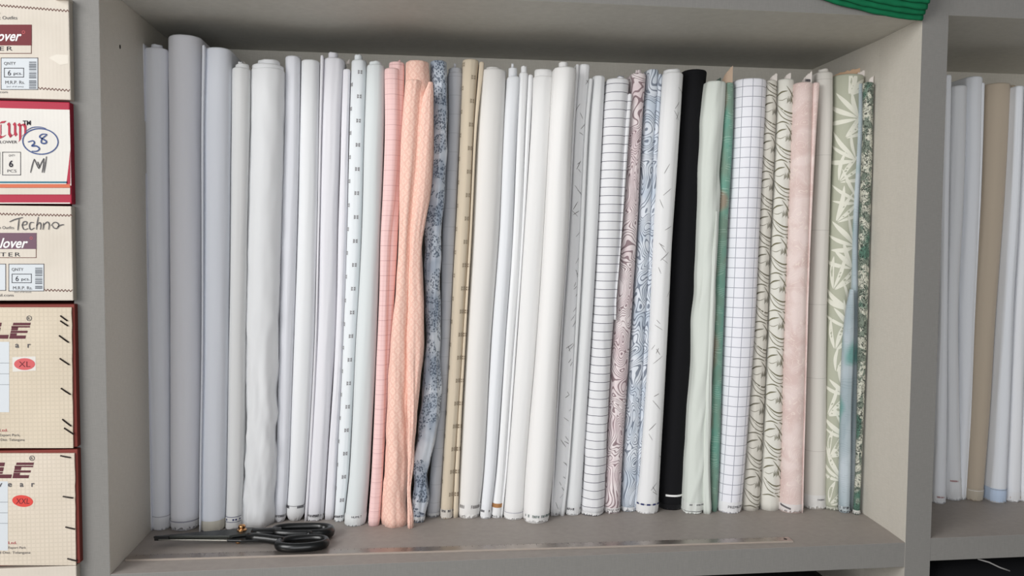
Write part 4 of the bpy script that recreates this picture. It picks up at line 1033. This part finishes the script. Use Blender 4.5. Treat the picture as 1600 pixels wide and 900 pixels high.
def lover_box(label, dv, plum, top, bot, ur):
    t, y = carton(label, top, bot, M['card'], ur, 0.0)
    F = Face(y); lab = M['plum'] if plum else M['maroon']; x = 7 if plum else 0
    if plum:
        F.rect(-40, 361 , 57, 400, M['brown'], 1); F.rect(-40, 362, 56, 399, M['card'], 2); F.rect(-40, 361, 57, 386, lab, 3)
        F.text('lover', 0, 384, 15, M['white'], 4, width=44, shear=.35, bold=.02); F.ring(49, 369, 2.2, 2.2, .6, M['rose'], 4, 16)
        F.text('TER', 1, 397.5, 6.2, M['ink'], 4, width=31, spacing=1.3)
        F.zig(-10, 331.5, 113, 334, M['brown']); F.zig(69, 450, 113, 451, M['brown'])
        F.text('shion Outfits', -12, 355, 4.6, M['pencil'], 3, width=34)
        sticker(F, 13.5, 409, 69, 452); F.rect(-40, 409, 9.5, 451, M['sticker'], 1); F.frame(-40, 409, 9.5, 451, 1, M['pencil'], 2)
        F.text('gmail.com', -14, 460, 4.2, M['pencil'], 3, width=35)
        # handwritten word in pencil
        for st in ([(15, 344), (24, 340), (36, 337)], [(30, 339), (29, 348), (28, 357)], [(34, 349), (41, 348), (42, 344), (37, 344), (35, 350), (38, 356), (44, 354)],
                   [(53, 345), (48, 345), (46, 350), (48, 356), (54, 353)], [(60, 336), (58, 347), (57, 356)], [(57, 350), (62, 345), (64, 349), (63, 356)],
                   [(68, 345), (68, 351), (67, 356)], [(68, 349), (74, 344), (77, 348), (76, 356)], [(80, 350), (84, 345), (89, 345), (92, 349), (89, 354), (84, 353), (82, 349)], [(90, 352), (95, 349), (100, 348)]):
            F.stroke(st, 1.7, M['pencil'], 5)
    else:
        F.rect(-40, 42, 49.5, 86, M['brown'], 1); F.rect(-40, 43, 48.5, 85, M['card'], 2); F.rect(-40, 42, 49.5, 73.5, lab, 3)
        F.text('over', -3, 66.5, 15, M['white'], 4, width=37, shear=.35, bold=.02); F.ring(37, 53.5, 2.4, 2.4, .7, M['rose'], 4, 16)
        F.text('ER', 0, 81.5, 6.5, M['ink'], 4, width=20, spacing=1.3)
        F.zig(-10, 12, 108, 21.5, M['brown']); F.zig(60, 138.5, 109, 142, M['brown'])
        F.text('c Outfits', -2, 34, 5, M['pencil'], 3, width=29); F.text('n', -2, 26, 4, M['pencil'], 3)
        sticker(F, 1.5, 92, 59.5, 141)
        F.text('l.com', -3, 146, 3.6, M['pencil'], 3, width=15)
        F.poly([(76, 92), (88, 87), (107, 88), (107, 101), (94, 103)], [(0, 4, 3, 2, 1)], M['tape'], 1)
    F.build('front_print', t)
    return t, y

t1, y = lover_box('topmost cream carton with a maroon label in the stack by the left panel', 0, False, 2, 155.5, 109)
b = MB(); b.prism([(FX(86, 3), y + .001), (FX(95, 2), y - .010), (FX(108, 4), y - .008), (FX(108.5, 5), y + .02), (FX(90, 4), y + .02)], FZ(95, 5.5), FZ(95, 1.5))
b.build('torn_flap', [M['card']], t1); finish(t1)
# crimson carton with the handwritten size
t2, y = carton('crimson and white carton with a circled handwritten 38, second from the top', 158, 316, M['crimson'], 110.5)
F = Face(y - .0006)
b = MB(); z1, z0 = FZ(50, 170), FZ(50, 287); 
b.prism([(FX(-90, 230), y - .0006), (FX(110.3, 230), y - .0006), (FX(110.3, 230), y - .00002), (FX(-90, 230), y - .00002)], z0, z1)
b.build('white_panel', [M['cardw']], t2)
F.nib([(9, 190), (1, 191), (-4, 196), (-6, 204), (-3, 211), (3, 214), (9, 211)], 5, M['redlogo'])
F.nib([(2, 194), (2, 210)], 2, M['redlogo'])
for (x0, x1) in ((13, 22), (29, 38)):
    F.nib([(x0, 192), (x0 + 2, 195), (x0 + 2, 208), (x0 + 5, 213)] if x0 == 13 else [(x0, 193), (x0 + 3, 196), (x0 + 3, 217), (x0 + 1, 220)], 4.6, M['redlogo'])
    F.nib([(x1, 192), (x1 + 2, 195), (x1 + 2, 207), (x1 + 4, 211)] if x0 == 13 else [(x0 + 4, 195), (x0 + 9, 194), (x0 + 11, 198), (x0 + 11, 208), (x0 + 5, 212)], 4.6, M['redlogo'])
F.nib([(17, 212), (23, 209)], 3, M['redlogo'])
F.text('TM', 36, 195, 7, M['ink'], 3, width=12.5, bold=.02)
F.ring(63.5, 220, 28.5, 20.5, 1.8, M['pen'], 3, 40, .06)
F.stroke([(40, 205), (50, 199), (62, 198), (72, 200)], 1.4, M['pen'], 4)
for st in ([(44, 221), (52, 219), (54, 223), (50, 227), (57, 227), (62, 231), (58, 235), (50, 235)], [(73, 209), (66, 209), (62, 213), (67, 216), (73, 220), (71, 223), (65, 222), (66, 216), (72, 211), (74, 209)]):
    F.stroke(st, 2.4, M['pen'], 4, 26)
F.text('LOWER', 1, 223, 4.4, M['ink'], 3, width=26)
F.frame(4, 236, 33, 272, 1, M['pencil'], 2); F.frame(-30, 236, .8, 270, 1, M['pencil'], 2)
F.text('QNTY', 14, 243, 3, M['pencil'], 3, width=10); F.text('6', 14.5, 259, 9.5, M['ink'], 3, bold=.03); F.text('PCS', 12, 267.5, 4.4, M['pencil'], 3, width=14)
for st in ([(48, 268), (51, 256), (54, 247)], [(54, 247), (58, 256), (61, 262)], [(61, 262), (65, 253), (69, 246)], [(69, 246), (68, 258), (66, 268)], [(73, 243), (71, 256), (69, 268)], [(59, 251), (61, 256), (63, 260)]):
    F.stroke(st, 1.8, M['pencil'], 4)
F.rect(-80, 281.5, 106, 284, M['teal'], 2)
F.rect(-80, 285.5, 110, 291, M['orange'], 2)
F.rect(-80, 291.5, 110, 301.5, M['card'], 2)
F.poly([(110.3, 232), (110.3, 285), (104, 286), (107, 262)], [(0, 3, 2, 1)], M['crimson'], 2)
F.rect(-80, 314, 110, 315.8, M['cardw'], 1)
F.build('front_print', t2); finish(t2)
t3, y = lover_box('cream carton with a faded plum label and pencilled word, third from the top', 0, True, 318.5, 467, 113); finish(t3)
# two tan cartons
def tan_box(label, top, bot, ur, dv, mat, oval, word, xx, staps, tx):
    t, y = carton(label, top, bot, M['kraft'], ur, .002, M['kraft'])
    V = []; Fc = []; n = 24; yy = y - .0030
    ul = -200; 
    for s in (0, 1):
        for i in range(n + 1):
            v = top + 5 + (bot - top - 6) * i / n
            er = ur - 6 + (i / n) * 2.6 + .9 * noise.noise(Vector((i * .5, top, 0)))
            V += [(FX(ul, v), yy + s * .0028, FZ(ul, v)), (FX(er - 24, v), yy + s * .0028, FZ(er - 24, v)), (FX(er, v), yy + s * .0028 + .0004, FZ(er, v))]
    m = 3 * (n + 1)
    for i in range(n):
        for k in (0, 1):
            a = 3 * i + k; Fc += [(a, a + 3, a + 4, a + 1), (m + a, m + a + 1, m + a + 4, m + a + 3)]
        a = 3 * i + 2; Fc.append((a, a + 3, m + a + 3, m + a)); a = 3 * i; Fc.append((a, m + a, m + a + 3, a + 3))
    Fc.append((0, 1, 2, m + 2, m + 1, m)); Fc.append(tuple([3 * n, m + 3 * n, m + 3 * n + 1, m + 3 * n + 2, 3 * n + 2, 3 * n + 1]))
    o = mesh_obj('front_flap', V, Fc, mat, t, False); o['label'] = 'pale tan front flap with a faint grid'
    bm = bmesh.new(); bm.from_mesh(o.data); bmesh.ops.recalc_face_normals(bm, faces=bm.faces); bm.to_mesh(o.data); bm.free()
    F = Face(yy)
    # striped slanted letters L E
    q = xx; base = 526 + dv
    def bar(u0, u1, va, vb, sl=.22): F.poly([(u0 + (base - va) * sl, va), (u1 + (base - va) * sl, va), (u1 + (base - vb) * sl, vb), (u0 + (base - vb) * sl, vb)], [(0, 3, 2, 1)], M['logo'], 2)
    bar(-14 + q, -2 + q, 501 + dv, 507 + dv); bar(-14 + q, -2 + q, 508.5 + dv, 515 + dv); bar(-14 + q, -2 + q, 516 + dv, 519 + dv); bar(-14 + q, 13 + q, 520 + dv, 526 + dv)
    bar(16 + q, 43 + q, 501 + dv, 505 + dv); bar(14.5 + q, 43 + q, 506 + dv, 508.5 + dv); bar(15 + q, 25 + q, 508 + dv, 513 + dv); bar(15 + q, 41 + q, 513.5 + dv, 517 + dv); bar(15 + q, 25 + q, 517.5 + dv, 521 + dv); bar(15 + q, 40 + q, 521 + dv, 526 + dv)
    F.ring(46 + q * .9, 494 + dv, 4.2, 4.2, .9, M['pencil'], 3, 20); F.text('R', 44 + q * .9, 496.5 + dv, 4.6, M['pencil'], 3)
    for ch, u in word: F.text(ch, u, 540 + dv * 1.0 + (-0.5 if dv else 0), 8.6, M['pencil'], 3, sx=1.1, bold=.02)
    F.rect(-60, 530 + dv + 1, 15 + (-2 if dv else 0), 642 + dv, M['sticker'], 1)
    for k in range(3): F.rect(-60, 564 + dv + 17 * k, 15 + (-2 if dv else 0), 564.6 + dv + 17 * k, M['barcode'], 2)
    rot = .0 if not dv else .12
    F.poly([(20, 555 + dv), (56, 554 + dv), (56.5, 576 + dv), (20.5, 578 + dv)] if not dv else [(22, 772), (56, 779), (53, 797), (19, 790)], [(0, 3, 2, 1)], M['cardw'] if not dv else mat, 1)
    cu, cv = (39, 566) if not dv else (36, 783.5)
    F.ellipse(cu, cv, 16.3, 9.3, oval, 2, 32, rot)
    s_ = 'XL' if not dv else 'XXL'; F.text(s_, cu - (9 if not dv else 10.5), cv + 4.5 , 9, M['maroon'], 3, width=18 if not dv else 21, shear=.1 if dv else 0)
    F.text('Ltd.', tx - 1, 672.5 + (180 if dv else 0), 4.2, M['redlogo'], 3, width=13)
    F.text('al Export Park,' if not dv else 'Export Park', -6 if not dv else 14, 680 + (180 if dv else 0), 3.8, M['pencil'], 3, width=38 if not dv else 27)
    F.text('nd Dist. Telangana', -6 if not dv else -4, 687.5 + (180.5 if dv else 0), 3.8, M['pencil'], 3, width=45 if not dv else 52)
    F.build('front_print', t)
    staples(t, yy, staps)
    finish(t)
tan_box('tan gridded carton marked XL in a red oval, fourth from the top', 472, 700, 118, 0, M['tan'], M['rose'], (('a', 24.5), ('r', 43.5)), 0,
        [(95, 490, 106, 498), (95, 498, 107, 506), (93, 521, 108, 532), (94, 557, 109, 567), (96, 604, 111, 614), (98, 653, 112, 664), (101, 667, 116, 677)], 1)
tan_box('tan gridded carton marked XXL in a red oval, lowest with its front in full view', 702.5, 888, 122.5, 221, M['tan2'], M['rose2'], (("w", -6), ('e', 13), ('a', 31.5), ('r', 49.5)), 5,
        [(95, 711, 111, 714), (99, 776, 115, 778.5), (103, 825, 118, 828.5), (106, 876, 122, 880)], 15)
t6, y = carton('plain cream carton at the bottom of the stack, only its top strip showing', 890, 1130, M['card'], 122, 0.0)
F = Face(y); F.zig(-20, 935, 118, 935, M['brown']); F.build('front_print', t6); finish(t6)

# ------------------------------------------------------------------ dark goods in the lower bays
DK = fabric('dark_goods', (16, 16, 19), 'plain', seed=4, sheen=0)
def pile(label, x0, x1, y0, y1, z0, z1, n, name='dark_fold', seed=0):
    dz = (z1 - z0) / n
    for k in range(n):
        b = []; V = []; F = []; nx, r = 20, 10
        t = thing(name, label(k), 'clothes', ((x0 + x1) / 2, (y0 + y1) / 2, z0 + k * dz), 'dark folded garments')
        prof = [(y1, 0.1), (y1, .9), (y0 + .03, 1.0), (y0 + .008, .93), (y0, .7), (y0 - .001, .5), (y0, .3), (y0 + .008, .06), (y0 + .03, 0)]
        for i in range(nx + 1):
            f = i / nx; x = x0 + (x1 - x0) * f; e = min(1, 8 * f * (1 - f) + .55)
            for (yy, zq) in prof:
                V.append((x, yy + .006 * noise.noise(Vector((x * 9 + seed, k * 3, zq))), z0 + k * dz + dz * .985 * (.5 + (zq - .5) * e)))
        m = len(prof)
        for i in range(nx):
            for q in range(m): F.append((i * m + q, (i + 1) * m + q, (i + 1) * m + (q + 1) % m, i * m + (q + 1) % m))
        F.append(tuple(range(m))); F.append(tuple(nx * m + q for q in reversed(range(m))))
        us = [(v[0], v[2] + v[1]) for v in V]
        mesh_obj('folded_body', V, F, DK, t, True, None, us)
        finish(t)
ordn = ['topmost', 'second', 'third', 'fourth', 'fifth', 'sixth', 'seventh', 'eighth']
pile(lambda k: 'black folded garment under the right-hand shelf, %s of its pile' % ('topmost' if k == 5 else 'layer %s from the bottom' % ['one', 'two', 'three', 'four', 'five'][k]), 1.262, 1.88, .03, .33, -.56, -.050, 6, seed=2)
pile(lambda k: 'black folded goods, partly a stand-in for shade, under the main shelf, %s of its pile' % ('topmost' if k == 5 else 'layer %s from the bottom' % ['one', 'two', 'three', 'four', 'five'][k]), .55, 1.12, .05, .33, -.56, -.075, 6, seed=5)  # added black pile: gives the shelf's shadow as well as dark contents
strap = MB(); strap.tube([(1.335, .012, -.0365), (1.35, .006, -.040), (1.366, .002, -.0475), (1.382, .0, -.0530)], .0022, .0012, 8, False)
o = strap.build('plastic_strap', [plain('strap_grey', (150, 148, 146), .5)], None, True)
o['label'] = 'short pale strap on the dark goods under the right-hand shelf'; o['category'] = 'strap' 

# ------------------------------------------------------------------ room behind the unit
b = MB(); b.box((-2.2, D + .02, -.75), (3.4, D + .10, 2.0)); o = b.build('wall_back', [plain('wall_paint', (196, 192, 184), .9)]); o['kind'] = 'structure'
b = MB(); b.box((-2.2, -2.6, -.75), (3.4, D + .02, -.60)); o = b.build('floor', [linen('floor_tile', (150, 144, 136), (164, 158, 150))]); o['kind'] = 'structure'

# ------------------------------------------------------------------ light and camera
def area(name, loc, target, size, size_y, power, col):
    l = bpy.data.lights.new(name, 'AREA'); l.shape = 'RECTANGLE'; l.size = size; l.size_y = size_y; l.energy = power; l.color = col
    o = bpy.data.objects.new(name, l); o.location = loc
    o.rotation_euler = (Vector(target) - Vector(loc)).to_track_quat('-Z', 'Y').to_euler()
    return link(o)
area('doorway_light', (-1.65, -1.9, 1.3), (.6, .15, .38), 1.6, 1.8, 71, (1.0, .995, .985))
area('front_fill_light', (.1, -3.4, .3), (.5, .15, .42), 2.6, 1.6, 42, (.96, .98, 1.0))  # unseen fill added on the camera side to lift the front faces
WCOL = (.97, .98, 1.0, 1); WSTR = .24; EXPO = 0.0

w = bpy.data.worlds.new('world'); SC.world = w; w.use_nodes = True
nt = w.node_tree; bg = nt.nodes['Background']; bg.inputs[0].default_value = WCOL
tcw = nt.nodes.new('ShaderNodeTexCoord'); sx = nt.nodes.new('ShaderNodeSeparateXYZ'); mr = nt.nodes.new('ShaderNodeMapRange')
nt.links.new(tcw.outputs['Generated'], sx.inputs[0]); nt.links.new(sx.outputs[0], mr.inputs[0])
mr.inputs[1].default_value = -1; mr.inputs[2].default_value = 1; mr.inputs[3].default_value = WSTR * 1.35; mr.inputs[4].default_value = WSTR * .35
nt.links.new(mr.outputs[0], bg.inputs[1])

cam = bpy.data.cameras.new('camera'); co = link(bpy.data.objects.new('camera', cam))
cam.lens = 28.064; cam.sensor_width = 36; cam.clip_start = .02
R = Matrix(((0.992924, -0.000578, -0.11875), (-0.118559, 0.052024, -0.991583), (0.006751, 0.998646, 0.051587)))
co.matrix_world = Matrix.Translation((.42859, -1.16242, .46533)) @ R.to_4x4()
SC.camera = co
SC.view_settings.view_transform = 'Standard'; SC.view_settings.look = 'None'
SC.view_settings.exposure = EXPO; SC.view_settings.gamma = 1.0
SC.view_settings.use_curve_mapping = False
